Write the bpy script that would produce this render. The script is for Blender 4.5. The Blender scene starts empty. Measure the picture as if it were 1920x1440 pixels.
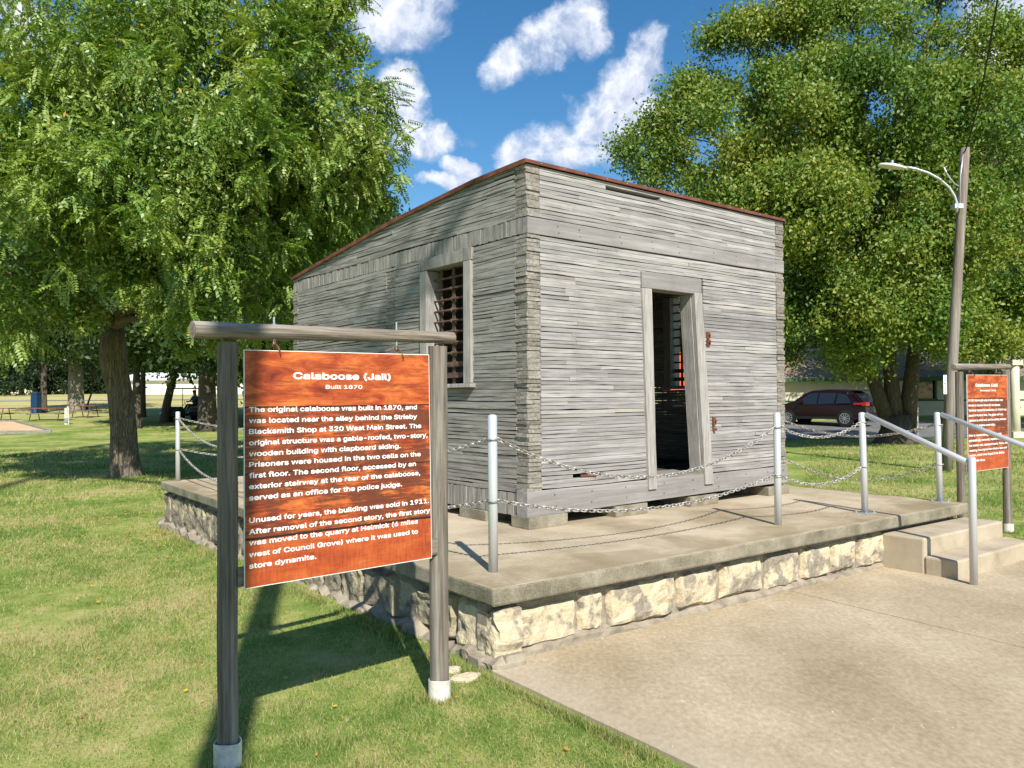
import bpy, math, random
import numpy as np
from mathutils import Vector, Matrix
R = math.radians
random.seed(7); rng = np.random.default_rng(7)
sc = bpy.context.scene
col = sc.collection

# ------------------------------------------------------------ camera
F_PX, PITCH, ROLL, EYE = 1503.6, 0.0169, -0.0066, 1.6
fw = Vector((0, math.cos(PITCH), math.sin(PITCH)))
rt0 = Vector((1, 0, 0)); up0 = rt0.cross(fw)
rt = rt0 * math.cos(ROLL) + up0 * math.sin(ROLL)
up = up0 * math.cos(ROLL) - rt0 * math.sin(ROLL)
cam_d = bpy.data.cameras.new('camera'); cam = bpy.data.objects.new('camera', cam_d); col.objects.link(cam)
m = Matrix((rt, up, -fw)).transposed().to_4x4(); m.translation = (0, 0, EYE)
cam.matrix_world = m
cam_d.sensor_width = 36; cam_d.lens = 36 * F_PX / 1920; cam_d.clip_end = 3000; cam_d.clip_start = 0.05
sc.camera = cam

# ------------------------------------------------------------ world: sky with clouds, sun
SUN_AZ, SUN_EL = R(164.5), R(41.7)
w = bpy.data.worlds.new('World'); sc.world = w; w.use_nodes = True
nt = w.node_tree; nt.nodes.clear()
def N(nt, t, **k):
    n = nt.nodes.new(t)
    for a, b in k.items():
        if a == 'inp':
            for i, v in b.items(): n.inputs[i].default_value = v
        else: setattr(n, a, b)
    return n
def L(nt, a, b): nt.links.new(a, b)
def math_n(nt, op, a, b=None, c=None, clamp=False):
    n = nt.nodes.new('ShaderNodeMath'); n.operation = op; n.use_clamp = clamp
    for i, v in enumerate((a, b, c)):
        if v is None: continue
        if isinstance(v, (int, float)): n.inputs[i].default_value = v
        else: nt.links.new(v, n.inputs[i])
    return n.outputs[0]
sky = N(nt, 'ShaderNodeTexSky', sky_type='NISHITA', sun_disc=False, sun_elevation=SUN_EL, sun_rotation=SUN_AZ,
        air_density=1.15, dust_density=0.25, ozone_density=3.5, altitude=300)
skyc = N(nt, 'ShaderNodeHueSaturation', inp={'Hue': 0.497, 'Saturation': 1.28, 'Value': 1.0})
L(nt, sky.outputs[0], skyc.inputs['Color'])
bg1 = N(nt, 'ShaderNodeBackground', inp={'Strength': 0.093}); L(nt, skyc.outputs[0], bg1.inputs[0])
tc = N(nt, 'ShaderNodeTexCoord')
def pdir(px, py):
    d = rt * ((px - 960) / F_PX) + up * ((720 - py) / F_PX) + fw
    return d.normalized()
# cumulus puffs: a bearing on the sky dome, then angular half sizes and tilt
PUFFS = [(950,118,52,40,-.5),(1010,88,68,50,-.5),(1070,52,70,46,-.5),(1105,45,45,36,0),
         (1205,105,48,52,.2),(1165,165,80,60,-.9),(1110,222,95,62,-.6),(1030,262,80,45,-.2),(960,285,50,42,0),(1190,215,60,70,0),(1060,290,110,40,0),
         (745,150,50,50,0),(735,215,75,60,0),(790,270,70,42,0),(842,265,36,26,-.3),(770,190,45,45,0),(700,270,60,50,0),
         (740,15,90,60,0),(800,8,50,52,0),(866,324,24,22,-.6),(1910,40,80,90,0),(1850,90,50,50,0),(1990,120,90,70,0),
         (830,345,70,14,0),(60,60,60,40,0),(10,330,60,40,0),(640,-160,200,70,0),(1500,-260,260,80,0),(100,-320,300,90,0)]
field = None
nz = N(nt, 'ShaderNodeTexNoise', inp={'Scale': 10.0, 'Detail': 9.0, 'Roughness': 0.55}); L(nt, tc.outputs['Generated'], nz.inputs['Vector'])
nzs = N(nt, 'ShaderNodeVectorMath', operation='SUBTRACT'); L(nt, nz.outputs['Color'], nzs.inputs[0]); nzs.inputs[1].default_value = (.5, .5, .5)
nzm = N(nt, 'ShaderNodeVectorMath', operation='SCALE'); L(nt, nzs.outputs[0], nzm.inputs[0]); nzm.inputs['Scale'].default_value = 0.075
wd = N(nt, 'ShaderNodeVectorMath', operation='ADD'); L(nt, tc.outputs['Generated'], wd.inputs[0]); L(nt, nzm.outputs[0], wd.inputs[1])
low = None
def puff(d, ra, rb, tilt):
    global field, low
    a = Vector((0, 0, 1)).cross(d).normalized() * -1
    b = a.cross(d) * 1.0
    if b.z < 0: b = -b
    a2 = a * math.cos(tilt) - b * math.sin(tilt); b2 = a * math.sin(tilt) + b * math.cos(tilt)
    def dt(v):
        n = N(nt, 'ShaderNodeVectorMath', operation='DOT_PRODUCT'); L(nt, wd.outputs[0], n.inputs[0]); n.inputs[1].default_value = v
        return n.outputs['Value']
    x = math_n(nt, 'MULTIPLY', dt(a2), 1 / ra); y0 = dt(b2); y = math_n(nt, 'MULTIPLY', y0, 1 / rb)
    off_a, off_b = a2.dot(d) / ra, b2.dot(d) / rb
    x = math_n(nt, 'SUBTRACT', x, off_a); y = math_n(nt, 'SUBTRACT', y, off_b)
    r2 = math_n(nt, 'ADD', math_n(nt, 'MULTIPLY', x, x), math_n(nt, 'MULTIPLY', y, y))
    front = math_n(nt, 'SUBTRACT', 1.0, r2)
    # only the half of the sphere the puff is in
    n = N(nt, 'ShaderNodeVectorMath', operation='DOT_PRODUCT'); L(nt, wd.outputs[0], n.inputs[0]); n.inputs[1].default_value = d
    g = math_n(nt, 'GREATER_THAN', n.outputs['Value'], 0.5)
    front = math_n(nt, 'MULTIPLY_ADD', g, 10.0, math_n(nt, 'SUBTRACT', front, 10.0))
    s = math_n(nt, 'MAXIMUM', front, -1.0)
    lit = math_n(nt, 'MULTIPLY_ADD', y, 0.5, 0.5)
    if field is None: field, low = s, lit
    else:
        gt = math_n(nt, 'GREATER_THAN', s, field)
        mx = N(nt, 'ShaderNodeMix', data_type='FLOAT'); L(nt, gt, mx.inputs[0]); L(nt, low, mx.inputs[2]); L(nt, lit, mx.inputs[3])
        low = mx.outputs[0]
        field = math_n(nt, 'SMOOTH_MAX', s, field, 0.35)
for (px, py, ra, rb, t) in PUFFS: puff(pdir(px, py), ra / F_PX, rb / F_PX, t)
for k in range(10):   # more of the same clouds round the rest of the sky
    az = R(60 + 27 * k + random.uniform(-8, 8)); el = R(random.uniform(18, 55))
    puff(Vector((math.sin(az) * math.cos(el), math.cos(az) * math.cos(el), math.sin(el))), random.uniform(.1, .25), random.uniform(.06, .1), random.uniform(-.5, .5))
n1 = N(nt, 'ShaderNodeTexNoise', inp={'Scale': 13.0, 'Detail': 12.0, 'Roughness': 0.6}); L(nt, tc.outputs['Generated'], n1.inputs['Vector'])
n2 = N(nt, 'ShaderNodeTexNoise', inp={'Scale': 34.0, 'Detail': 8.0, 'Roughness': 0.6}); L(nt, wd.outputs[0], n2.inputs['Vector'])
dens = math_n(nt, 'ADD', field, math_n(nt, 'MULTIPLY_ADD', n1.outputs[0], 3.2, -1.60))
dens = math_n(nt, 'ADD', dens, math_n(nt, 'MULTIPLY_ADD', n2.outputs[0], 1.4, -.66))
cm = N(nt, 'ShaderNodeMapRange', interpolation_type='SMOOTHSTEP', inp={'From Min': -.15, 'From Max': 1.05}); L(nt, dens, cm.inputs[0])
shade = math_n(nt, 'ADD', math_n(nt, 'MULTIPLY', low, 0.5), math_n(nt, 'MULTIPLY_ADD', n2.outputs[0], 2.4, -1.0))
cr = N(nt, 'ShaderNodeValToRGB'); L(nt, shade, cr.inputs[0])
cr.color_ramp.elements[0].position = 0.1; cr.color_ramp.elements[0].color = (.40, .46, .60, 1)
cr.color_ramp.elements[1].position = 0.75; cr.color_ramp.elements[1].color = (.72, .75, .82, 1)
bg2 = N(nt, 'ShaderNodeBackground', inp={'Strength': 1.0}); L(nt, cr.outputs[0], bg2.inputs[0])
mix = N(nt, 'ShaderNodeMixShader'); L(nt, cm.outputs[0], mix.inputs[0]); L(nt, bg1.outputs[0], mix.inputs[1]); L(nt, bg2.outputs[0], mix.inputs[2])
wo = N(nt, 'ShaderNodeOutputWorld'); L(nt, mix.outputs[0], wo.inputs[0])
sd = bpy.data.lights.new('sun', 'SUN'); sd.energy = 4.9; sd.angle = R(0.5); sd.color = (1, .94, .84)
sun = bpy.data.objects.new('sun', sd); col.objects.link(sun)
SD = Vector((math.sin(SUN_AZ) * math.cos(SUN_EL), math.cos(SUN_AZ) * math.cos(SUN_EL), math.sin(SUN_EL)))
sun.rotation_euler = (-SD).to_track_quat('-Z', 'Y').to_euler(); sun.location = (5, -10, 20)
sc.view_settings.view_transform = 'Standard'; sc.view_settings.look = 'None'
sc.view_settings.exposure = 0.5; sc.view_settings.gamma = 1
try:
    sc.cycles.max_bounces = 6; sc.cycles.diffuse_bounces = 3; sc.cycles.glossy_bounces = 2; sc.cycles.transmission_bounces = 4
    sc.cycles.transparent_max_bounces = 6; sc.cycles.caustics_reflective = False; sc.cycles.caustics_refractive = False
    sc.cycles.use_denoising = True
except Exception: pass

# ------------------------------------------------------------ terrain height and measuring helpers
def ss(t): t = np.clip(t, 0, 1); return t * t * (3 - 2 * t)
def H(x, y):
    x = np.asarray(x, float); y = np.asarray(y, float)
    z = -0.022 - 0.13 * ss((-x - .4) / 4.5) * (1 - ss((y - 18) / 20))
    z = z + 0.036 * (np.clip(y - 34, 0, 68) - 0) * ss((y - 30) / 12)
    z = z + .012 * np.sin(x * 1.3 + y * .7) * np.sin(y * .9 - x * .4) * ss((np.hypot(x, y) - 3) / 6)
    return z
def at(px, py, Y):
    d = rt * ((px - 960) / F_PX) + up * ((720 - py) / F_PX) + fw
    t = Y / d.y
    return Vector((d.x * t, Y, EYE + d.z * t))
def ground(px, py):
    d = rt * ((px - 960) / F_PX) + up * ((720 - py) / F_PX) + fw
    t = 1.0
    while t < 300:
        p = d * t; z = EYE + p.z
        if z <= float(H(p.x, p.y)): break
        t *= 1.004
    return Vector((p.x, p.y, float(H(p.x, p.y))))
def rotz(v, a): return Vector((v[0] * math.cos(a) - v[1] * math.sin(a), v[0] * math.sin(a) + v[1] * math.cos(a), v[2]))

# ------------------------------------------------------------ mesh helpers
class MB:
    def __init__(s): s.v = []; s.f = []; s.m = []; s.n = 0
    def add(s, verts, faces, mi=0):
        verts = np.asarray(verts, float).reshape(-1, 3)
        s.v.append(verts)
        for f in faces: s.f.append([i + s.n for i in f]); s.m.append(mi)
        s.n += len(verts)
    def box(s, lo, hi, M=None, mi=0, j=0.0):
        (x0, y0, z0), (x1, y1, z1) = lo, hi
        v = np.array([(x0,y0,z0),(x1,y0,z0),(x1,y1,z0),(x0,y1,z0),(x0,y0,z1),(x1,y0,z1),(x1,y1,z1),(x0,y1,z1)], float)
        if j: v += rng.uniform(-j, j, v.shape)
        if M is not None: v = np.array([M @ Vector(p) for p in v])
        s.add(v, [(0,3,2,1),(4,5,6,7),(0,1,5,4),(1,2,6,5),(2,3,7,6),(3,0,4,7)], mi)
    def rings(s, rings, cap=True, mi=0, closed=True):
        n = len(rings[0]); v = np.concatenate([np.asarray(r, float) for r in rings]); f = []
        for k in range(len(rings) - 1):
            for i in range(n if closed else n - 1):
                a = k * n + i; b = k * n + (i + 1) % n
                f.append((a, b, b + n, a + n))
        if cap and closed: f.append(tuple(range(n - 1, -1, -1))); f.append(tuple(range((len(rings) - 1) * n, len(rings) * n)))
        s.add(v, f, mi)
    def tube(s, pts, rad, n=8, cap=True, mi=0, jr=0.0):
        pts = [Vector(p) for p in pts]
        if not hasattr(rad, '__len__'): rad = [rad] * len(pts)
        rs = []; ref = None
        for i, p in enumerate(pts):
            t = (pts[min(i + 1, len(pts) - 1)] - pts[max(i - 1, 0)]).normalized()
            if ref is None:
                ref = Vector((0, 0, 1)) if abs(t.z) < .9 else Vector((1, 0, 0))
            a = (ref - t * ref.dot(t)).normalized(); ref = a; b = t.cross(a)
            rs.append([p + (a * math.cos(2 * math.pi * k / n) + b * math.sin(2 * math.pi * k / n)) * rad[i] * (1 + (random.uniform(-jr, jr) if jr else 0)) for k in range(n)])
        s.rings(rs, cap, mi)
    def board(s, x0, x1, y0, y1, z0, z1, seg=.3, jz=.002, jy=.002, M=None, mi=0):
        n = max(2, int((x1 - x0) / seg) + 2); xs = np.linspace(x0, x1, n); rs = []
        tl = random.uniform(-jz, jz)
        for i, x in enumerate(xs):
            a, b = random.uniform(-jz, jz) + tl * (i / n - .5), random.uniform(-jy, jy)
            c = random.uniform(-jz, jz) * .6
            r = [(x, y0 + b, z0 + a), (x, y1, z0 + a), (x, y1, z1 + a + c), (x, y0 + b, z1 + a + c)]
            if M is not None: r = [M @ Vector(q) for q in r]
            rs.append(r)
        s.rings(rs, True, mi)
    def build(s, name, mats, parent=None, smooth=False, loc=None, rz=None, bevel=0, **tags):
        me = bpy.data.meshes.new(name); V = np.concatenate(s.v) if s.v else np.zeros((0, 3))
        me.from_pydata(V.tolist(), [], s.f)
        if not isinstance(mats, (list, tuple)): mats = [mats]
        for mm in mats: me.materials.append(mm)
        if len(mats) > 1: me.polygons.foreach_set('material_index', s.m)
        if smooth: me.polygons.foreach_set('use_smooth', [True] * len(me.polygons))
        me.update()
        return link(name, me, parent, loc, rz, bevel, **tags)
def link(name, me, parent=None, loc=None, rz=None, bevel=0, **tags):
    o = bpy.data.objects.new(name, me); col.objects.link(o)
    if parent: o.parent = parent
    if loc is not None: o.location = loc
    if rz is not None: o.rotation_euler = (0, 0, rz)
    if bevel:
        b = o.modifiers.new('bevel', 'BEVEL'); b.width = bevel; b.segments = 2; b.limit_method = 'ANGLE'
    tag(o, **tags); return o
def tag(o, label=None, cat=None, group=None, kind=None):
    if label: o['label'] = label
    if cat: o['category'] = cat
    if group: o['group'] = group
    if kind: o['kind'] = kind
    return o
def thing(name, label, cat, loc=(0, 0, 0), rz=0, group=None):
    o = bpy.data.objects.new(name, None); col.objects.link(o); o.empty_display_size = .2
    o.location = loc; o.rotation_euler = (0, 0, rz); return tag(o, label, cat, group)
def quads_mesh(name, V):    # V: (n,4,3) or (n,3,3)
    n, k = V.shape[:2]; me = bpy.data.meshes.new(name)
    me.vertices.add(n * k); me.vertices.foreach_set('co', V.astype(np.float32).ravel())
    me.loops.add(n * k); me.loops.foreach_set('vertex_index', np.arange(n * k, dtype=np.int32))
    me.polygons.add(n); me.polygons.foreach_set('loop_start', np.arange(0, n * k, k, dtype=np.int32))
    me.polygons.foreach_set('loop_total', np.full(n, k, np.int32)); me.update(calc_edges=True); return me
def vnoise(P, seed=0):      # smooth value noise, P (n,3)
    P = np.asarray(P, float); i = np.floor(P).astype(np.int64); f = P - i; f = f * f * (3 - 2 * f); out = 0
    for dx in (0, 1):
        for dy in (0, 1):
            for dz in (0, 1):
                h = (i[:, 0] + dx) * 374761393 + (i[:, 1] + dy) * 668265263 + (i[:, 2] + dz) * 2147483647 + seed * 1274126177
                h = (h ^ (h >> 13)) * 1274126177; h = (h ^ (h >> 16)) & 0xffff
                w_ = (f[:, 0] if dx else 1 - f[:, 0]) * (f[:, 1] if dy else 1 - f[:, 1]) * (f[:, 2] if dz else 1 - f[:, 2])
                out = out + w_ * h / 65535.
    return out
def fbm(P, seed=0, oct=4):
    o = 0; a = .5; t = 0
    for k in range(oct): o = o + a * vnoise(np.asarray(P) * 2 ** k, seed + k); t += a; a *= .5
    return o / t

# ------------------------------------------------------------ materials
def mat(name, base=(.5, .5, .5), rough=.8, metal=0., spec=.3):
    m = bpy.data.materials.new(name); m.use_nodes = True; b = m.node_tree.nodes['Principled BSDF']
    b.inputs['Base Color'].default_value = (*base, 1); b.inputs['Roughness'].default_value = rough
    b.inputs['Metallic'].default_value = metal; b.inputs['Specular IOR Level'].default_value = spec
    return m
def ramp(nt, src, stops, interp='LINEAR'):
    r = N(nt, 'ShaderNodeValToRGB'); L(nt, src, r.inputs[0]); e = r.color_ramp.elements; r.color_ramp.interpolation = interp
    while len(e) < len(stops): e.new(0.5)
    for k, (p, c) in enumerate(stops): e[k].position = p; e[k].color = (*c, 1)
    return r.outputs[0]
def coords(nt, scale=(1, 1, 1), kind='Object'):
    t = N(nt, 'ShaderNodeTexCoord'); mp = N(nt, 'ShaderNodeMapping'); L(nt, t.outputs[kind], mp.inputs[0]); mp.inputs['Scale'].default_value = scale
    return mp.outputs[0]
def noise(nt, vec, scale=5, detail=6, rough=.6, dist=0):
    n = N(nt, 'ShaderNodeTexNoise', inp={'Scale': scale, 'Detail': detail, 'Roughness': rough, 'Distortion': dist}); L(nt, vec, n.inputs['Vector']); return n.outputs[0]
def mixc(nt, fac, a, b, mode='MIX'):
    n = N(nt, 'ShaderNodeMix', data_type='RGBA', blend_type=mode)
    for i, v in ((0, fac), (6, a), (7, b)):
        if isinstance(v, (int, float)): n.inputs[i].default_value = v
        elif isinstance(v, tuple): n.inputs[i].default_value = (*v, 1)
        else: L(nt, v, n.inputs[i])
    return n.outputs[2]
def bump(nt, h, dist=.005, strength=.6):
    b = N(nt, 'ShaderNodeBump', inp={'Strength': strength, 'Distance': dist}); L(nt, h, b.inputs['Height'])
    L(nt, b.outputs[0], nt.nodes['Principled BSDF'].inputs['Normal'])
def setc(nt, c): L(nt, c, nt.nodes['Principled BSDF'].inputs['Base Color'])
def island(nt):
    g = N(nt, 'ShaderNodeNewGeometry'); return g.outputs['Random Per Island']
def wood(name, stops, sc_=(1, 1, 1), grain=30, spots=.25, isl=True, warm=None, bstr=.6, dkn=.6):
    """weathered timber; sc_ is small along the grain"""
    m = mat(name, rough=.85, spec=.2); nt = m.node_tree; v = coords(nt, sc_)
    ad = N(nt, 'ShaderNodeVectorMath', operation='ADD'); L(nt, v, ad.inputs[0])
    if isl:
        cb = N(nt, 'ShaderNodeCombineXYZ'); i = island(nt)
        for k, q in enumerate((37., 91., 13.)): L(nt, math_n(nt, 'MULTIPLY', i, q), cb.inputs[k])
        L(nt, cb.outputs[0], ad.inputs[1])
    v = ad.outputs[0]
    g1 = noise(nt, v, grain, 5, .65, .3); g2 = noise(nt, v, grain * .18, 4, .6, .2)
    base = i if isl else g2
    c = ramp(nt, base, stops)
    c = mixc(nt, math_n(nt, 'MULTIPLY_ADD', g1, 3.4, -1.25, clamp=True), mixc(nt, dkn, c, (.048, .042, .040)), c)
    c = mixc(nt, math_n(nt, 'MULTIPLY_ADD', g2, 3.0, -1.45, clamp=True), c, mixc(nt, .5, c, (.55, .54, .52)))
    dk = noise(nt, coords(nt), 1.1, 6, .72)
    c = mixc(nt, math_n(nt, 'MULTIPLY_ADD', dk, 4.5, -2.3, clamp=True), c, mixc(nt, .5, c, (.14, .13, .125)))
    if warm:
        wn = noise(nt, v, 1.7, 3, .6)
        c = mixc(nt, math_n(nt, 'MULTIPLY_ADD', wn, 6.0, -3.8, clamp=True), c, warm)
    setc(nt, c)
    h = math_n(nt, 'ADD', g1, math_n(nt, 'MULTIPLY', g2, .7)); bump(nt, h, .004, bstr)
    return m
GREY = [(0, (.30, .29, .28)), (.3, (.40, .39, .375)), (.55, (.35, .342, .33)), (.8, (.49, .475, .455)), (1, (.43, .41, .375))]
DULL = [(0, (.28, .267, .232)), (.3, (.37, .355, .315)), (.55, (.32, .307, .272)), (.8, (.425, .407, .365)), (1, (.375, .357, .31))]
m_planks = wood('weathered_planks', GREY, (.045, 1, 1), 62, warm=(.58, .50, .36), dkn=.48)
m_planks_side = wood('weathered_planks_side', DULL, (.06, 1, 1), 55)
m_upright = wood('weathered_upright', DULL, (1, 1, .1), 55)
m_ends = wood('plank_ends', [(0, (.24, .21, .17)), (.5, (.40, .37, .315)), (1, (.31, .285, .235))], (.7, .7, 1), 60, dkn=.6)
m_beam = wood('grey_beam', [(0, (.25, .235, .225)), (1, (.34, .325, .315))], (.05, 1, 1), 60, isl=False, dkn=.25)
m_jamb = wood('grey_jamb', [(0, (.36, .34, .31)), (1, (.52, .50, .46))], (1, 1, .06), 60, isl=False, dkn=.45)
m_log = wood('round_log', [(0, (.22, .175, .13)), (1, (.42, .36, .29))], (.04, 1, 1), 75, isl=False, bstr=1., dkn=.7)
m_postw = wood('timber_post', [(0, (.16, .13, .10)), (1, (.34, .295, .24))], (1, 1, .04), 75, isl=False, bstr=1., dkn=.7)
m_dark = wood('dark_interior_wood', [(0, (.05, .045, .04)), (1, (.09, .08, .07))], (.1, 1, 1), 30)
m_floor = wood('threshold_wood', [(0, (.30, .28, .24)), (1, (.38, .36, .31))], (.1, 1, 1), 30)

def m_noise2(name, stops, scale=6, scale2=60, rough=.85, bd=.003, bs=.5, spec=.25, metal=0., amt=.25, vecs=(1, 1, 1), la=2.0):
    m = mat(name, rough=rough, spec=spec, metal=metal); nt = m.node_tree; v = coords(nt, vecs)
    a = noise(nt, v, scale, 8, .62); b = noise(nt, v, scale2, 4, .7)
    f = math_n(nt, 'ADD', math_n(nt, 'MULTIPLY_ADD', a, la, .5 - la / 2), math_n(nt, 'MULTIPLY_ADD', b, amt * 2, -amt))
    setc(nt, ramp(nt, f, stops)); bump(nt, math_n(nt, 'ADD', a, b), bd, bs); return m
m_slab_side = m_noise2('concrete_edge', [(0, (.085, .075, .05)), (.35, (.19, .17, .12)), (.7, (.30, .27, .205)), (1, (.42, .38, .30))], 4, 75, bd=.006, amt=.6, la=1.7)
m_slab = m_noise2('concrete_slab', [(0, (.23, .18, .11)), (.35, (.38, .31, .21)), (.65, (.50, .42, .30)), (1, (.56, .49, .37))], 1.3, 45, bd=.002, amt=.28)
m_apron = m_noise2('broom_concrete', [(0, (.21, .16, .095)), (.35, (.34, .27, .17)), (.6, (.44, .36, .245)), (1, (.64, .56, .42))], 1.3, 34, bd=.004, amt=.5, la=1.1, vecs=(1, .6, 1))
m_step = m_noise2('step_concrete', [(0, (.28, .23, .155)), (.5, (.43, .365, .265)), (1, (.52, .45, .34))], 3, 70, bd=.002)
m_mortar = m_noise2('mortar', [(0, (.15, .13, .10)), (.5, (.29, .25, .19)), (1, (.42, .37, .28))], 9, 80, bd=.006)
nt_ = m_slab.node_tree; b_ = nt_.nodes['Principled BSDF']; src = b_.inputs['Base Color'].links[0].from_socket; sp_s = N(nt_, 'ShaderNodeSeparateXYZ'); L(nt_, coords(nt_), sp_s.inputs[0])
sn_ = noise(nt_, coords(nt_), 1.6, 7, .68, .5); sm_ = math_n(nt_, 'MINIMUM', math_n(nt_, 'MULTIPLY', sp_s.outputs[0], 1.2), sp_s.outputs[1])
sf_ = math_n(nt_, 'ADD', math_n(nt_, 'MULTIPLY', sm_, -1.5), math_n(nt_, 'MULTIPLY_ADD', sn_, 5.0, -1.6), clamp=True)
c_ = mixc(nt_, math_n(nt_, 'MULTIPLY', sf_, .55), src, (.19, .145, .075)); sn2 = noise(nt_, coords(nt_), 26, 5, .75); c_ = mixc(nt_, math_n(nt_, 'MULTIPLY_ADD', sn2, 9, -5.4, clamp=True), c_, mixc(nt_, .35, c_, (.14, .11, .07)))
L(nt_, c_, b_.inputs['Base Color'])
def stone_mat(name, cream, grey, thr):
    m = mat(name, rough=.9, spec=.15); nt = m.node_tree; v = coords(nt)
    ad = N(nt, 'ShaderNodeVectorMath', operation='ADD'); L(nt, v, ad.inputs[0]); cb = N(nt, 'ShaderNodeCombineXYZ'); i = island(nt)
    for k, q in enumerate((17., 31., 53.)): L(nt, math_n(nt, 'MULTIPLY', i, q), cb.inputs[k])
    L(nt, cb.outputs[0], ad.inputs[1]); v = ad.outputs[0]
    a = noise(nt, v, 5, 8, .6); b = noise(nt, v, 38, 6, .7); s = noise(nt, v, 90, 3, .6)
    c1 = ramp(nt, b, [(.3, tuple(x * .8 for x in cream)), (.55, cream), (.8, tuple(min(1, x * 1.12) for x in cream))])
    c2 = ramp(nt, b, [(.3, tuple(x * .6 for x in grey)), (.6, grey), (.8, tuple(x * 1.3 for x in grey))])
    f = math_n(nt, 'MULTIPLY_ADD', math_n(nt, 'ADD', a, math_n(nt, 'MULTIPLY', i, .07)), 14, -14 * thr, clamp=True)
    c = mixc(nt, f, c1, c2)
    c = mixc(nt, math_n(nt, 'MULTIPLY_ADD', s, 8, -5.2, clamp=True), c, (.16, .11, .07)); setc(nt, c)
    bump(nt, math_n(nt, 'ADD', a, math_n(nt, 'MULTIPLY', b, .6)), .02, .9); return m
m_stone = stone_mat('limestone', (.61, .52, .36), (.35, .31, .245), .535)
m_stone_shaded = stone_mat('limestone_shaded', (.42, .36, .24), (.24, .215, .17), .50)  # darker copy of the limestone: shade of the left side put into its colour
m_galv = mat('galvanised', (.62, .64, .67), .42, .75, .5)
nt_ = m_galv.node_tree; setc(nt_, ramp(nt_, noise(nt_, coords(nt_), 40, 4), [(.35, (.50, .52, .55)), (.7, (.72, .74, .77))]))
m_paint = mat('silver_paint', (.60, .62, .64), .4, .35, .5)
m_chain = m_noise2('chain_metal', [(.3, (.30, .26, .22)), (.6, (.60, .58, .54)), (1, (.74, .72, .68))], 25, 90, rough=.5, metal=.6, bs=.1)
m_rust = m_noise2('rusty_iron', [(0, (.07, .03, .02)), (.5, (.17, .065, .035)), (1, (.28, .11, .06))], 14, 90, bd=.002)
m_roof = m_noise2('rusty_roof_metal', [(0, (.07, .03, .02)), (.5, (.155, .058, .036)), (1, (.24, .10, .065))], 6, 60, bd=.002)
m_bars = m_noise2('rusty_bars', [(0, (.04, .025, .02)), (.5, (.12, .075, .055)), (1, (.22, .145, .11))], 14, 60, bd=.002)
m_pvc = m_noise2('white_pipe', [(.1, (.36, .32, .24)), (.45, (.62, .59, .52)), (1, (.78, .76, .72))], 6, 50, rough=.5, bs=.1)
m_white = mat('white_print', (.85, .85, .83), .35)
m_white2 = m_noise2('white_paint', [(0, (.6, .58, .52)), (1, (.8, .79, .74))], 3, 30)
m_steel = mat('zinc_steel', (.55, .6, .6), .35, .8, .5)
m_black = mat('black_rubber', (.02, .02, .02), .7)
m_glass = mat('dark_glass', (.015, .02, .022), .06, 0, .8)
def bark(name, a, b, sc_=6):
    m = mat(name, rough=.95, spec=.1); nt = m.node_tree; v = coords(nt, (1, 1, .13))
    n1 = noise(nt, v, sc_ * 3, 8, .7, .6); n2 = noise(nt, coords(nt), 1.2, 4, .6)
    dn = N(nt, 'ShaderNodeTexNoise', inp={'Scale': 5.0, 'Detail': 3.0}); L(nt, v, dn.inputs['Vector'])
    ds = N(nt, 'ShaderNodeVectorMath', operation='MULTIPLY_ADD'); L(nt, dn.outputs['Color'], ds.inputs[0]); ds.inputs[1].default_value = (.22, .22, .22); L(nt, v, ds.inputs[2])
    vo = N(nt, 'ShaderNodeTexVoronoi', feature='DISTANCE_TO_EDGE', inp={'Scale': sc_ * 3.2, 'Randomness': 1.0}); L(nt, ds.outputs[0], vo.inputs['Vector'])
    c = ramp(nt, n1, [(.3, a), (.6, b), (.85, tuple(x * 1.3 for x in b))]); c = mixc(nt, math_n(nt, 'MULTIPLY_ADD', vo.outputs[0], -7, .8, clamp=True), c, tuple(x * .5 for x in a))
    c = mixc(nt, math_n(nt, 'MULTIPLY_ADD', n2, 3, -1.4, clamp=True), c, tuple(x * .75 for x in b)); setc(nt, c)
    bump(nt, math_n(nt, 'ADD', math_n(nt, 'MULTIPLY', vo.outputs[0], 2.5), n1), .03, 1.0); return m
m_bark = bark('walnut_bark', (.12, .095, .07), (.30, .25, .19))
m_bark2 = bark('grey_bark', (.08, .065, .05), (.17, .145, .115))
m_bark3 = bark('pale_bark', (.22, .20, .15), (.36, .33, .26), 4)
def leaf(name, stops, nscale=.5, yellow=(.35, .28, .03), yamt=.0, gloss=.5, trans=.35, rough=.45):
    m = bpy.data.materials.new(name); m.use_nodes = True; nt = m.node_tree; b = nt.nodes['Principled BSDF']
    i = island(nt); n_ = noise(nt, coords(nt), nscale, 4, .65)
    f = math_n(nt, 'ADD', math_n(nt, 'MULTIPLY', i, .45), math_n(nt, 'MULTIPLY_ADD', n_, 1.6, -.5))
    c = ramp(nt, f, stops)
    if yamt: c = mixc(nt, math_n(nt, 'GREATER_THAN', i, 1 - yamt), c, yellow)
    L(nt, c, b.inputs['Base Color']); b.inputs['Roughness'].default_value = rough; b.inputs['Specular IOR Level'].default_value = gloss
    t = N(nt, 'ShaderNodeBsdfTranslucent'); cc = mixc(nt, 1.0, c, (1.5, 1.6, .5), 'MULTIPLY'); L(nt, cc, t.inputs[0])
    mx = N(nt, 'ShaderNodeMixShader', inp={0: trans}); L(nt, b.outputs[0], mx.inputs[1]); L(nt, t.outputs[0], mx.inputs[2])
    L(nt, mx.outputs[0], nt.nodes['Material Output'].inputs[0]); return m
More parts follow.
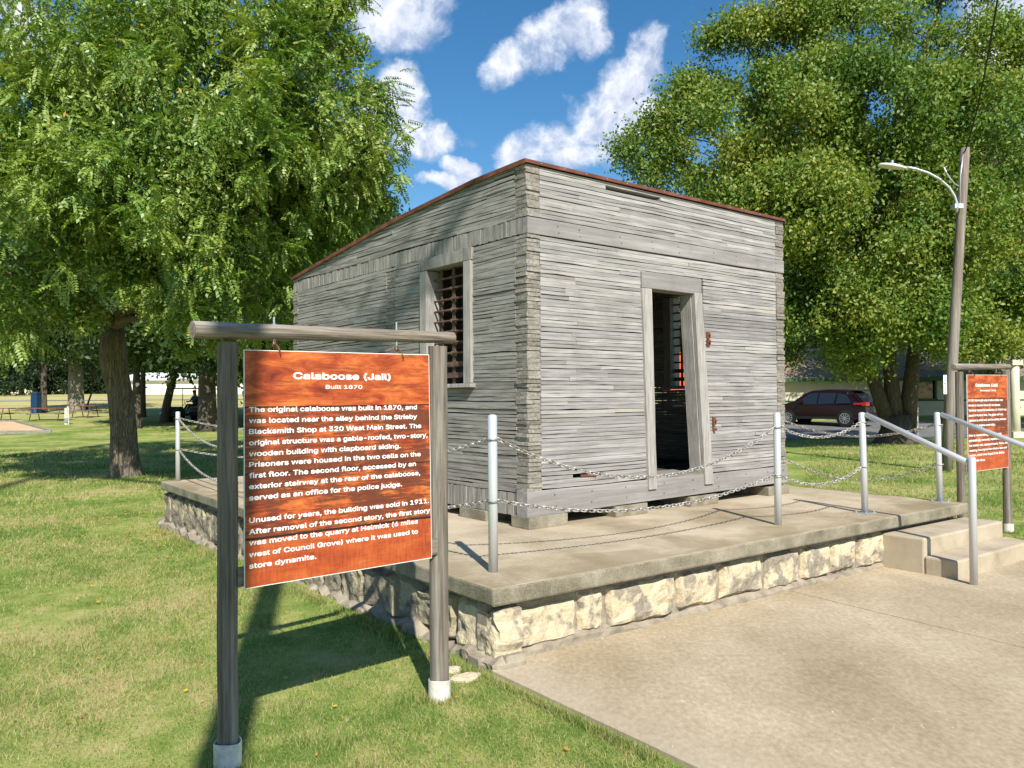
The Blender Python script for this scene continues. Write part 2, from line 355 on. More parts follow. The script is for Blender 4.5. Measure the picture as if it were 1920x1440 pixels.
m_leafA = leaf('walnut_leaf', [(0, (.05, .115, .02)), (.35, (.125, .225, .035)), (.65, (.25, .34, .065)), (1, (.41, .45, .14))], .55, yellow=(.45, .30, .03), yamt=.008, trans=.24, gloss=.6)
m_leafB = leaf('maple_leaf', [(0, (.04, .10, .02)), (.35, (.10, .195, .035)), (.65, (.22, .29, .05)), (1, (.37, .36, .08))], .30, yellow=(.38, .27, .06), yamt=.006, gloss=.35, rough=.5, trans=.28)
m_leafC = leaf('dark_leaf', [(0, (.018, .045, .012)), (.5, (.045, .09, .022)), (1, (.11, .15, .035))], .3)
m_leafD = leaf('pine_needles', [(0, (.012, .03, .014)), (.5, (.025, .055, .022)), (1, (.06, .09, .035))], .3)

# ------------------------------------------------------------ platform frame
P0 = Vector((-.1195, 4.7638, 0)); PA = R(36.669); PU = Vector((.802, .597, 0)); PV = Vector((-.597, .802, 0))
PLEN, PDEP, ZS = 6.095, 8.02, .467
def pl(u, v, z=0.): return P0 + PU * u + PV * v + Vector((0, 0, z))
def to_uv(x, y): dx = x - P0.x; dy = y - P0.y; return dx * PU.x + dy * PU.y, dx * PV.x + dy * PV.y

# ------------------------------------------------------------ ground
def grid_axis(lo, hi, near0, near1, st, g=1.12):
    a = list(np.arange(near0, near1, st)); s = st; x = a[-1]
    while x < hi: s *= g; x += s; a.append(x)
    s = st; x = a[0]; b = []
    while x > lo: s *= g; x -= s; b.append(x)
    return np.array(b[::-1] + a)
gx = grid_axis(-900, 900, -16, 16, .4); gy = grid_axis(-300, 1500, -6, 30, .4)
X, Y = np.meshgrid(gx, gy); Z = H(X, Y); nx, ny = len(gx), len(gy)
V = np.stack([X, Y, Z], -1).reshape(-1, 3)
idx = np.arange(nx * ny).reshape(ny, nx)
Fq = np.stack([idx[:-1, :-1], idx[:-1, 1:], idx[1:, 1:], idx[1:, :-1]], -1).reshape(-1, 4)
me = bpy.data.meshes.new('lawn'); me.from_pydata(V.tolist(), [], Fq.tolist())
me.polygons.foreach_set('use_smooth', [True] * len(me.polygons)); me.update()
GRN = [(0, (.11, .18, .035)), (.3, (.19, .26, .06)), (.52, (.285, .325, .09)), (.75, (.41, .38, .16)), (1, (.45, .34, .19))]
def grass_color(nt):
    v = coords(nt, kind='Object'); a = noise(nt, v, .55, 6, .6); b = noise(nt, v, 4.5, 6, .65); c = noise(nt, v, 60, 3, .7)
    f = math_n(nt, 'ADD', math_n(nt, 'MULTIPLY_ADD', a, 2.0, -.56), math_n(nt, 'MULTIPLY_ADD', b, 1.3, -.65))
    return f, c
m_lawn = mat('lawn_grass', rough=1., spec=.05); nt_ = m_lawn.node_tree; f_, c_ = grass_color(nt_)
g_ = ramp(nt_, math_n(nt_, 'ADD', f_, math_n(nt_, 'MULTIPLY_ADD', c_, .7, -.35)), GRN)
# the mown field beyond is drier, in long bands
sp = N(nt_, 'ShaderNodeSeparateXYZ'); L(nt_, coords(nt_), sp.inputs[0])
far = math_n(nt_, 'MULTIPLY_ADD', sp.outputs[1], 1 / 18., -40 / 18., clamp=True)
fb = noise(nt_, coords(nt_, (.012, .16, 1)), 1, 5, .6)
fc = ramp(nt_, fb, [(.35, (.36, .36, .12)), (.5, (.52, .45, .20)), (.65, (.60, .45, .25))])
setc(nt_, mixc(nt_, math_n(nt_, 'MULTIPLY', far, .85), g_, fc)); bump(nt_, c_, .02, .6)
link('lawn', me, kind='structure').data.materials.append(m_lawn)

# concrete apron in front of the platform
mb = MB()
def poly_prism(mb, pts, z0, z1, mi=0, mi_side=None):
    n = len(pts); v = [(p[0], p[1], z0) for p in pts] + [(p[0], p[1], z1) for p in pts]
    mb.add(v, [tuple(range(n - 1, -1, -1))], mi); mb.add(v, [tuple(range(n, 2 * n))], mi)
    mb.add(v, [(i, (i + 1) % n, (i + 1) % n + n, i + n) for i in range(n)], mi if mi_side is None else mi_side)
GAP = .014
uj = 2.93
def uvq(u, v): p = pl(u, v); return (p.x, p.y)
poly_prism(mb, [uvq(-.07, -14), uvq(uj - 1.05, -14), uvq(uj + .086, .13), uvq(.1, .13), uvq(-.03, -.02)], -.12, 0)
poly_prism(mb, [uvq(uj - 1.05 + GAP, -14), uvq(30, -14), uvq(30, -.62), uvq(6.3, -.62), uvq(6.1, .12), uvq(uj + .086 + GAP, .13)], -.12, -.001)
nt_ = m_apron.node_tree; b_ = nt_.nodes['Principled BSDF']; src = b_.inputs['Base Color'].links[0].from_socket; dp = N(nt_, 'ShaderNodeVectorMath', operation='DOT_PRODUCT'); L(nt_, coords(nt_), dp.inputs[0]); dp.inputs[1].default_value = PU
eu = math_n(nt_, 'ADD', dp.outputs['Value'], math_n(nt_, 'MULTIPLY_ADD', noise(nt_, coords(nt_), 2.5, 5, .7), .7, -.35 - P0.dot(PU)))
c_ = mixc(nt_, math_n(nt_, 'MULTIPLY_ADD', eu, -2.6, 1.0, clamp=True), src, mixc(nt_, .3, src, (.52, .46, .37)))
st1 = noise(nt_, coords(nt_, (1, 1, 1)), .7, 6, .7, .6); c_ = mixc(nt_, math_n(nt_, 'MULTIPLY_ADD', st1, 7, -4.0, clamp=True), c_, mixc(nt_, .2, c_, (.17, .12, .065)))
st2 = noise(nt_, coords(nt_, (1.3, 1, 7)), 9, 4, .7, 1.5); c_ = mixc(nt_, math_n(nt_, 'MULTIPLY_ADD', st2, 16, -10.6, clamp=True), c_, (.66, .60, .48))
L(nt_, c_, b_.inputs['Base Color'])
mb.build('concrete_apron', m_apron, kind='structure')

# ------------------------------------------------------------ grass blades
def on_grass(x, y):
    u, v = to_uv(x, y)
    ap = (u > -.07) & (v < .0); plf = (u > .0) & (u < PLEN + .02) & (v > 0.0) & (v < PDEP)
    st = (u > 4.45) & (u < 6.3) & (v > -.7) & (v <= 0.1)
    ap = ap & ~((u > 6.4) & (v > -.62))
    return ~(ap | plf | st)
def blades(n, r0, r1, a0, a1, hgt, wid):
    r = r0 * (r1 / r0) ** rng.random(n); a = rng.uniform(a0, a1, n)
    x = r * np.sin(a); y = r * np.cos(a); ok = on_grass(x, y)
    pn = fbm(np.stack([x * 1.1, y * 1.1, 0 * x], -1), 3, 3); ok &= rng.random(n) < np.clip((pn - .2) * 3.2, .25, 1)
    x, y, r = x[ok], y[ok], r[ok]; n = len(x); z = H(x, y) - .002
    pn = pn[ok]
    th = rng.uniform(0, 2 * np.pi, n); tl = rng.uniform(.3, 1.4, n); s = (r / 4) ** .55
    hh = hgt * rng.uniform(.5, 1.25, n) * s * (.6 + .8 * pn); ww = wid * rng.uniform(.6, 1.3, n) * (r / 4) ** .8
    d = np.stack([np.cos(th) * np.sin(tl), np.sin(th) * np.sin(tl), np.cos(tl)], -1)
    ph = rng.uniform(0, 2 * np.pi, n); sd_ = np.stack([np.cos(ph), np.sin(ph), 0 * ph], -1)
    B = np.stack([x, y, z], -1); T = B + d * hh[:, None]
    return np.stack([B - sd_ * ww[:, None] / 2, B + sd_ * ww[:, None] / 2, T], 1)
gb = np.concatenate([blades(420000, 2.6, 15, R(-44), R(20), .028, .0042), blades(90000, 7.5, 30, R(20), R(42), .03, .0046), blades(60000, 15, 32, R(-44), R(-10), .034, .005)])
def blades_at(x, y, hgt, wid, lean=.7):
    n = len(x); z = H(x, y) - .002; th = rng.uniform(0, 2 * np.pi, n); tl = rng.uniform(.05, lean, n); hh = hgt * rng.uniform(.4, 1.2, n); ww = wid * rng.uniform(.6, 1.3, n)
    d = np.stack([np.cos(th) * np.sin(tl), np.sin(th) * np.sin(tl), np.cos(tl)], -1); ph = rng.uniform(0, 2 * np.pi, n); sd_ = np.stack([np.cos(ph), np.sin(ph), 0 * ph], -1)
    B = np.stack([x, y, z], -1); return np.stack([B - sd_ * ww[:, None] / 2, B + sd_ * ww[:, None] / 2, B + d * hh[:, None]], 1)
ex = [gb]
n = 9000; v_ = -rng.random(n) ** .8 * 3.2; u_ = -.075 - np.abs(rng.normal(0, .03, n)); kk = vnoise(np.stack([v_ * 6, v_ * 0, v_ * 0], -1), 4) > .35
ex.append(blades_at((P0.x + PU.x * u_ + PV.x * v_)[kk], (P0.y + PU.y * u_ + PV.y * v_)[kk], .055, .004, 1.0))
n = 7000; v_ = rng.random(n) * 8; u_ = -.10 - np.abs(rng.normal(0, .05, n)); kk = vnoise(np.stack([v_ * 3, v_ * 0, v_ * 0], -1), 6) > .4
ex.append(blades_at((P0.x + PU.x * u_ + PV.x * v_)[kk], (P0.y + PU.y * u_ + PV.y * v_)[kk], .07, .006, .9))
for bx, by in ((-1.267, 3.571), (-.40, 4.343), (5.808, 9.437), (4.88, 8.74)):
    n = 700; a_ = rng.uniform(0, 2 * np.pi, n); q_ = .062 + np.abs(rng.normal(0, .03, n)); ex.append(blades_at(bx + q_ * np.cos(a_), by + q_ * np.sin(a_), .05, .004))
for k in range(60):   # odd taller tufts
    a_ = rng.uniform(R(-40), R(14)); q_ = rng.uniform(3.2, 9); cx_, cy_ = q_ * math.sin(a_), q_ * math.cos(a_)
    if on_grass(np.array([cx_]), np.array([cy_]))[0]: n = 130; x_ = cx_ + rng.normal(0, .05, n); y_ = cy_ + rng.normal(0, .05, n); o_ = on_grass(x_, y_); ex.append(blades_at(x_[o_], y_[o_], .055, .0045))
gb = np.concatenate(ex)
me = quads_mesh('grass_blades', gb)
m_blade = bpy.data.materials.new('grass_blade'); m_blade.use_nodes = True; nt_ = m_blade.node_tree; f_, c_ = grass_color(nt_)
b_ = nt_.nodes['Principled BSDF']; b_.inputs['Roughness'].default_value = .6; b_.inputs['Specular IOR Level'].default_value = .25
c0 = ramp(nt_, math_n(nt_, 'ADD', f_, math_n(nt_, 'MULTIPLY_ADD', island(nt_), 1.3, -.66)), [(p, tuple(min(1, x * 1.25) for x in c)) for p, c in GRN])
L(nt_, c0, b_.inputs['Base Color']); t_ = N(nt_, 'ShaderNodeBsdfTranslucent'); L(nt_, c0, t_.inputs[0])
mx_ = N(nt_, 'ShaderNodeMixShader', inp={0: .35}); L(nt_, b_.outputs[0], mx_.inputs[1]); L(nt_, t_.outputs[0], mx_.inputs[2]); L(nt_, mx_.outputs[0], nt_.nodes['Material Output'].inputs[0])
link('grass_blades', me, label='short green and straw coloured mown grass round the platform', cat='grass', kind='stuff').data.materials.append(m_blade)

def r_len(x, y): return np.hypot(x, y)
# fallen leaves
n = 1100; r = 3.2 * (26 / 3.2) ** (rng.random(n) ** .45); a = rng.uniform(R(-42), R(12), n); x = r * np.sin(a); y = r * np.cos(a); ok = on_grass(x, y)
n2_ = 260; cl = rng.choice(2, n2_); cx = np.where(cl == 0, -4.75, -5.6) + rng.normal(0, .5, n2_); cy = np.where(cl == 0, 10.4, 12.) + rng.normal(0, .6, n2_); okk = on_grass(cx, cy)
x = np.concatenate([x[ok], cx[okk]]); y = np.concatenate([y[ok], cy[okk]]); n = len(x)
s = rng.uniform(.010, .022, n) * (r_len(x, y) / 7) ** .5; th = rng.uniform(0, 2 * np.pi, n); z = H(x, y) + .018
c, sn = np.cos(th) * s, np.sin(th) * s; o = np.zeros(n); tz = rng.uniform(-.008, .012, n)
V = np.stack([np.stack([x - c, y - sn, z], -1), np.stack([x + sn * .55, y - c * .55, z + tz], -1), np.stack([x + c, y + sn, z + .004], -1), np.stack([x - sn * .55, y + c * .55, z - tz * .5 + .004], -1)], 1)
m_fall = leaf('fallen_leaf', [(0, (.50, .34, .03)), (.4, (.55, .40, .05)), (.7, (.45, .18, .04)), (1, (.26, .13, .06))], 2, trans=.15)
link('fallen_leaves', quads_mesh('fallen_leaves', V), label='yellow and orange fallen leaves scattered over the lawn', cat='leaves', kind='stuff').data.materials.append(m_fall)

# ------------------------------------------------------------ stone platform
plat = thing('stone_platform', 'raised platform with grey concrete slab top on a rough limestone block base', 'platform', P0, PA)
mb = MB(); zt, zb = ZS, ZS - .112
nse = 60
def slab_ring(z, inset, uu0=0, vv0=0):
    return [(u, v, z) for u, v in ((inset, inset), (PLEN - inset, inset), (PLEN - inset, PDEP - inset), (inset, PDEP - inset))]
mb.box((0, 0, zb), (PLEN, PDEP, zt)); 
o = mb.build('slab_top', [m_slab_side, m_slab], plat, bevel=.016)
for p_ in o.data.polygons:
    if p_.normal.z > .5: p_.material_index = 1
def rock(mb, s0, s1, z0, z1, out, depth, seed, fn, res=.022, rough=.035, irr=.012):
    ns = max(4, int((s1 - s0) / res)); nz_ = max(4, int((z1 - z0) / res))
    S, Zz = np.meshgrid(np.linspace(0, 1, ns + 1), np.linspace(0, 1, nz_ + 1)); a = S.ravel(); b = Zz.ravel()
    P = np.stack([a * (s1 - s0) * 7, b * (z1 - z0) * 7, np.full(a.shape, seed * 3.7)], -1)
    n1 = fbm(P, seed, 4); n2 = fbm(P * 3 + 9, seed + 5, 3)
    e = np.minimum(np.minimum(a, 1 - a) * (s1 - s0), np.minimum(b, 1 - b) * (z1 - z0))
    edge = ss(e / .028)
    facet = np.abs((fbm(P * .8 + 31, seed + 2, 2) * 3) % 1 - .5)
    o_ = out + rough * (edge * (.35 + n1 * 1.2 + facet * .6) + n2 * .35 - .3)
    w1 = vnoise(np.stack([b * 5, np.full(a.shape, seed * 1.1), a * 2], -1), 1) - .5; w2 = vnoise(np.stack([a * 6, np.full(a.shape, seed * 2.3), b * 2], -1), 2) - .5
    s_ = s0 + a * (s1 - s0) + w1 * irr * 2 * np.abs(a - .5) * 2; z_ = z0 + b * (z1 - z0) + w2 * irr * 2.6
    front = fn(s_, o_, z_); back = fn(s_, np.full(a.shape, out - depth), z_)
    nn = len(a); V = np.concatenate([front, back]); W = ns + 1; f = []
    for j in range(nz_):
        for i in range(ns): q = j * W + i; f.append((q, q + 1, q + 1 + W, q + W))
    for i in range(ns):
        f.append((i + 1, i, i + nn, i + 1 + nn)); t = nz_ * W + i; f.append((t, t + 1, t + 1 + nn, t + nn))
    for j in range(nz_):
        q = j * W; f.append((q, q + W, q + W + nn, q + nn)); q = j * W + ns; f.append((q + W, q, q + nn, q + W + nn))
    mb.add(V, f)
def f_front(s, o, z): return np.stack([s, .105 - o, z], -1)
def f_left(s, o, z): return np.stack([.105 - o, s, z], -1)
def f_right(s, o, z): return np.stack([PLEN - .105 + o, s, z], -1)
mb = MB()
st = [(.035, .72), (.745, .965), (1.0, 1.668), (1.70, 2.145), (2.185, 2.70), (2.745, 3.195), (3.235, 3.655), (3.69, 4.062), (4.095, 4.54)]
for k, (a, b) in enumerate(st): rock(mb, a + .007, b - .007, .045 + .012 * math.sin(k * 2.1), .31 + .01 * math.sin(k * 1.7) - (.03 if k == 0 else 0), 0, .12, k + 1, f_front, rough=.038, irr=.012)
rock(mb, .0, .50, .0, .312, .005, .12, 30, f_left, res=.022, rough=.06, irr=.02)
mb.build('front_stone_course', m_stone, plat)
mb = MB(); s = .5; k = 31
while s < PDEP - .1:
    wd_ = min(random.uniform(.35, .8), PDEP - s); z0 = -.0 - .14 * float(ss(s / 4.5)); rock(mb, s + .01, s + wd_ - .015, z0 + .02, .315 - random.random() * .015, .0, .12, k, f_left, res=.028, rough=.06, irr=.03); s += wd_ ; k += 1
mb.build('side_stone_course', m_stone_shaded, plat)
mb = MB()   # lower footing, roughly mortared
s = -.05; k = 60
while s < PDEP:
    wd_ = random.uniform(.5, 1.0); z1 = .05 - .13 * float(ss(s / 4.5)); rock(mb, s, s + wd_, z1 - .3, z1 + .01, .03 + random.random() * .04, .15, k, f_left, res=.035, rough=.07, irr=.04); s += wd_ - .03; k += 1
rock(mb, -.02, 4.6, -.1, .040, .004, .12, 99, f_front, res=.025, rough=.045, irr=.03)
mb.build('mortar_footing', m_mortar, plat)
mb = MB(); mb.box((.115, .115, -.3), (PLEN - .115, PDEP - .1, zb - .001)); 
rock(mb, .04, 4.56, .03, zb + .0, -.022, .1, 120, f_front, res=.04, rough=.012, irr=0.0)
rock(mb, .1, PDEP - .1, -.1, zb + .0, -.02, .1, 121, f_left, res=.06, rough=.015, irr=0.0)
rock(mb, .1, PDEP - .1, -.1, zb + .0, -.02, .1, 122, f_right, res=.06, rough=.03, irr=0.0)
mb.build('mortar_joints', m_mortar, plat)

# steps
stp = thing('concrete_steps', 'two worn concrete steps leading up to the platform', 'steps', pl(0, 0), PA)
mb = MB(); mb.box((4.50, -.315, -.1), (6.12, .1, .312)); mb.build('upper_step', m_step, stp, bevel=.018)
mb = MB(); mb.box((4.497, -.60, -.1), (6.123, -.3155, .157)); mb.build('lower_step', m_step, stp, bevel=.018)

# ------------------------------------------------------------ posts and chains
def chain_post(loc, h, label, tilt=(0, 0), plate=False):
    t = thing('chain_post', label, 'post', loc, 0, 'silver posts carrying the chains')
    mb = MB(); r = .031
    top = Vector((tilt[0], tilt[1], h))
    mb.tube([(0, 0, -.02), top * .5, top * .985, top * .993, top], [r, r, r, r * .85, r * .4], 20)
    mb.build('pipe', m_paint, t, smooth=True)
    if plate:
        mb = MB(); mb.box((-.09, -.07, .0), (.09, .07, .008)); o = mb.build('base_plate', m_galv, t, rz=PA)
        for sx in (-1, 1):
            for sy in (-1, 1): mb = MB(); mb.tube([(sx * .07, sy * .05, .006), (sx * .07, sy * .05, .022)], .008, 6); mb.build('bolt_head', m_galv, o)
    return t
posts = {}
def PP(key, u, v, h, label, **k): p = pl(u, v, ZS); chain_post(p, h, label, **k); posts[key] = p
PP('p1', .276, .388, 1.025, 'silver pipe post standing at the near corner of the slab')
PP('p2', 3.338, .382, .99, 'silver pipe post on the front edge right of the doorway')
PP('ra', 4.584, .286, .97, 'silver pipe post on a base plate at the left of the step top', tilt=(-.018, 0), plate=True)
PP('rb', 5.97, .236, .95, 'silver pipe post on a base plate at the right of the step top', tilt=(-.018, 0), plate=True)
PP('rt', 6.0, 2.18, .93, 'silver pipe post on the right edge beside the car and tree')
PP('bl', .2, 7.9, .97, 'silver pipe post at the far left corner of the slab')
PP('ml', .22, 4.1, 1.0, 'silver pipe post half way along the left edge behind the big sign')
PP('bm', 3.1, 7.8, .97, 'silver pipe post on the rear edge behind the calaboose')
PP('rm', 5.97, 5.0, .97, 'silver pipe post on the right edge behind the calaboose')
def link_mesh():
    pts = []; n = 14; lx, ly, wr = .0180, .0118, .0044
    for k in range(n):
        a = 2 * math.pi * k / n; c_, s_ = math.cos(a), math.sin(a)
        pts.append(Vector((lx * (1 if c_ > 0 else -1) * min(1, abs(c_) * 1.6) + c_ * .006, ly * s_, 0)))
    V = []; m_ = 6
    for k in range(n):
        t = (pts[(k + 1) % n] - pts[k - 1]).normalized(); b = Vector((0, 0, 1)); a = t.cross(b)
        for j in range(m_): V.append(pts[k] + (a * math.cos(2 * math.pi * j / m_) + b * math.sin(2 * math.pi * j / m_)) * wr)
    F = [(k * m_ + j, k * m_ + (j + 1) % m_, ((k + 1) % n) * m_ + (j + 1) % m_, ((k + 1) % n) * m_ + j) for k in range(n) for j in range(m_)]
    return np.array(V), F
LV, LF = link_mesh()
def chain(a, b, za, zb_, sag, label):
    A = posts[a] + Vector((0, 0, za)); Bq = posts[b] + Vector((0, 0, zb_)); d = (Bq - A); d.z = 0; d.normalize()
    A = A + d * .034; Bq = Bq - d * .034
    pts = []; 
    for i in range(201):
        t = i / 200; p = A.lerp(Bq, t); p.z -= sag * 4 * t * (1 - t); pts.append(p)
    ln = [0]
    for i in range(200): ln.append(ln[-1] + (pts[i + 1] - pts[i]).length)
    nl = int(ln[-1] / .039); mb = MB(); j = 0
    for k in range(nl):
        s_ = (k + .5) / nl * ln[-1]
        while ln[j + 1] < s_: j += 1
        f = (s_ - ln[j]) / (ln[j + 1] - ln[j]); p = pts[j].lerp(pts[j + 1], f); t = (pts[j + 1] - pts[j]).normalized()
        y = Vector((0, 0, 1)).cross(t).normalized(); z = t.cross(y); ang = (R(48) if k % 2 else R(-42)) + random.uniform(-.2, .2)
        y2 = y * math.cos(ang) + z * math.sin(ang); z2 = t.cross(y2)
        M = np.array([t, y2, z2]); mb.add(LV @ M + np.array(p), LF)
    for q, e in ((A, -1), (Bq, 1)):     # the loop round the post
        c = q + d * e * .034; ring = [c + Vector((math.cos(a_) * .036, math.sin(a_) * .036, .006 * math.sin(a_))) for a_ in np.linspace(0, 2 * math.pi, 15)]
        mb.tube(ring, .0058, 6, cap=False)
    mb.build('chain', m_chain, smooth=True, label=label, cat='chain', group='chains slung between the posts')
chain('p1', 'p2', .865, .86, .34, 'upper chain sagging across the front of the calaboose doorway')
chain('p1', 'p2', .46, .445, .17, 'lower chain hanging along the front edge under the doorway')
chain('p2', 'ra', .86, .88, .12, 'short upper chain left of the step handrail')
chain('p2', 'ra', .43, .45, .12, 'short lower chain left of the step handrail')
chain('rt', 'rb', .82, .82, .16, 'upper chain along the right edge in front of the tree trunk')
chain('rt', 'rb', .35, .40, .22, 'lower chain along the right edge above the lawn')
chain('ml', 'p1', .84, .865, .22, 'upper chain running from the near corner post behind the big sign')
chain('ml', 'p1', .44, .46, .20, 'lower chain running from the near corner post behind the big sign')
chain('bl', 'ml', .87, .84, .30, 'upper chain sagging steeply from the far left post along the left edge')
chain('bl', 'ml', .44, .44, .30, 'lower chain sagging steeply from the far left post along the left edge')
chain('bl', 'bm', .87, .86, .20, 'upper chain along the rear edge starting at the far left post')
chain('bl', 'bm', .44, .44, .18, 'lower chain along the rear edge starting at the far left post')
chain('rm', 'rt', .82, .82, .16, 'upper chain leaving the right edge post toward the back of the calaboose')
chain('rm', 'rt', .36, .35, .16, 'lower chain leaving the right edge post toward the back of the calaboose')

# handrails
def handrail(top, base, h, label, name='handrail'):
    t = thing('handrail', label, 'handrail', base, 0, 'sloping silver handrails beside the steps')
    mb = MB(); mb.tube([(0, 0, -.03), (0, 0, h * .99), (0, 0, h)], [.031, .031, .026], 20); mb.build('rail_post', m_paint, t, smooth=True)
    mb = MB(); d = Vector(top) - Vector(base); e = Vector((0, 0, h - .06)); dirn = (e - d).normalized()
    mb.tube([d + dirn * .0, e - dirn * .06, e - dirn * .028], [.026, .026, .012], 18); mb.build('rail', m_paint, t, smooth=True); return t
ra_top = posts['ra'] + Vector((-.015, 0, .945)); rb_top = posts['rb'] + Vector((-.015, 0, .925))
handrail(ra_top + Vector((.03, -.02, 0)), Vector((3.878, 6.781, 0)), 1.07, 'sloping silver handrail down the left side of the steps with its foot on the paving')
handrail(rb_top + Vector((.03, -.02, 0)), pl(5.97, -.85), 1.05, 'sloping silver handrail on the right side of the steps running out of the picture')

# ------------------------------------------------------------ the calaboose
B0 = Vector((.1344, 6.9267, 0)); BA = math.atan2(.622, .783); BW, BL_, ZB, ZF = 3.873, 4.93, .575, .785
bld = thing('wooden_calaboose', 'small weathered grey jail of stacked flat planks with open doorway and rusty roof edge', 'building', B0, BA)
RL = [(0, 3.655), (.74, 3.640), (2.25, 3.530), (3.52, 3.388), (4.93, 3.225)]
def roofz(s): return float(np.interp(s, [a for a, b in RL], [b for a, b in RL]))
TH = .145
def rows(z0, z1, h=.0362):
    n = round((z1 - z0) / h); e = np.linspace(z0, z1, n + 1); e[1:-1] += rng.uniform(-.004, .004, n - 1); return e
def wall_planks(mb, s0, s1, z0, z1, holes, fmap, wav=.0, ztop=None, slots=(), jz=.0025, proud=.007):
    e = rows(z0, z1)
    for a, b in zip(e[:-1], e[1:]):
        segs = [(s0, s1)]
        if ztop is not None:
            lim = s0
            while lim < s1 and ztop(lim) > b - .012: lim += .02
            if lim <= s0 + .1: continue
            segs = [(s0, min(s1, lim))]
        for (h0, h1, hz0, hz1) in list(holes):
            if b > hz0 + .015 and a < hz1 - .015:
                ns_ = []
                for p, q in segs:
                    if h0 > p and h1 < q: ns_ += [(p, h0), (h1, q)]
                    elif h0 <= p < h1 < q: ns_.append((h1, q))
                    elif p < h0 < q <= h1: ns_.append((p, h0))
                    elif h0 <= p and q <= h1: pass
                    else: ns_.append((p, q))
                segs = ns_
        for (h0, h1, hz) in slots:
            if a <= hz < b: segs = sum([[(p, h0), (h1, q)] if p < h0 and h1 < q else [(p, q)] for p, q in segs], [])
        for p, q in segs:
            x = p
            while x < q - .01:
                ln_ = random.choice([.4, .9, 1.6, 2.4, 3.4, 3.9]) * random.uniform(.7, 1.2); x1 = x + ln_
                if q - x1 < .2: x1 = q
                pr = random.uniform(0, proud); n = max(2, int((x1 - x) / .22) + 1); rs = []
                t1, t2 = random.uniform(-jz, jz), random.uniform(-jz, jz)
                for i in range(n + 1):
                    xx = x + .0015 + (x1 - x - .003) * i / n; wv = wav * math.sin(xx * 2.3 + (a * 3.1)) + wav * .6 * math.sin(xx * 5.1 + a * 9)
                    ja = random.uniform(-jz, jz) * .8 + t1 + wv; jb = random.uniform(-jz, jz) * .8 + t2 + wv; jo = random.uniform(-.0015, .0015)
                    g = .0028 + (random.random() ** 6) * .006
                    rs.append([fmap(xx, pr + jo, a + g + ja), fmap(xx, -TH, a + g + ja), fmap(xx, -TH, b - .001 + jb), fmap(xx, pr + jo, b - .001 + jb)])
                mb.rings(rs); x = x1
f_f = lambda s, o, z: (s, -o, z)
f_l = lambda s, o, z: (-o, s, z)
f_r = lambda s, o, z: (BW + o, s, z)
f_b = lambda s, o, z: (s, BL_ + o, z)
DOOR = (1.50, 2.40, .5, 2.825); WIN = (.80, 1.70, 1.70, 3.03)
mb = MB()
wall_planks(mb, TH + .003, BW - TH - .003, .795, 3.018, [DOOR], f_f, wav=.001, slots=[(.52, .90, .882)])
wall_planks(mb, TH + .003, BW - TH - .003, 3.178, 3.628, [], f_f, wav=.001, slots=[(.97, 1.74, 3.563)])
mb.build('front_wall', m_planks, bld)
m_side = wood('side_planks', DULL, (1, .06, 1), 55)
mb = MB(); cc = []
wall_planks(mb, TH + .003, BL_ - TH - .003, .765, 3.022, [WIN, (2.24, 2.42, 0, 4)], f_l, wav=.004, jz=.003, proud=.010)
wall_planks(mb, TH + .003, BL_ - TH - .003, 3.178, 3.64, [], f_l, wav=.006, ztop=roofz, jz=.004, proud=.011)
mb.build('left_wall', m_side, bld)
mb = MB()
wall_planks(mb, TH + .003, BL_ - TH - .003, .60, 3.64, [WIN], f_r, wav=.004, ztop=roofz)
mb.build('right_wall', m_side, bld)
mb = MB()
wall_planks(mb, TH + .003, BW - TH - .003, .60, 3.2, [], f_b, wav=.003)
mb.build('rear_wall', m_planks, bld)
# corner blocks: crossed plank ends
def corner(mb, cx, cy, sx, sy, z0, z1, wx=TH, wy=TH, amp=.02):
    e = rows(z0, z1)
    for a, b in zip(e[:-1], e[1:]):
        k = random.random(); ox, oy = random.uniform(-.002, amp) * (1 if k < .6 else .3), random.uniform(-.002, amp) * (1 if k > .3 else .3)
        x0, x1 = sorted((cx + sx * ox * -1, cx + sx * wx)); y0, y1 = sorted((cy - sy * oy, cy + sy * wy))
        zt_ = random.uniform(-.002, .002)
        mb.box((x0, y0, a + .002 + zt_), (x1, y1, b - .0015 + zt_), j=.0035)
mb = MB(); corner(mb, 0, 0, 1, 1, .785, 3.022); mb.build('corner_blocks', m_ends, bld); mb = MB(); corner(mb, 0, 0, 1, 1, 3.178, 3.63); mb.build('corner_blocks', m_ends, bld)
mb = MB(); corner(mb, BW, 0, -1, 1, .785, 3.022, amp=.02); mb.build('corner_blocks', m_ends, bld); mb = MB(); corner(mb, BW, 0, -1, 1, 3.178, 3.63, amp=.02); mb.build('corner_blocks', m_ends, bld)
mb = MB(); corner(mb, 0, BL_, 1, -1, .765, 3.022, amp=.015); mb.build('corner_blocks', m_ends, bld); mb = MB(); corner(mb, 0, BL_, 1, -1, 3.178, 3.2); mb.build('corner_blocks', m_ends, bld)
mb = MB(); corner(mb, BW, BL_, -1, -1, .6, 3.2); mb.build('corner_blocks', m_ends, bld)
mb = MB(); corner(mb, 0, 2.243, 1, 1, .765, 3.022, wy=.174, amp=.012)
mb.build('partition_ends', m_ends, bld)
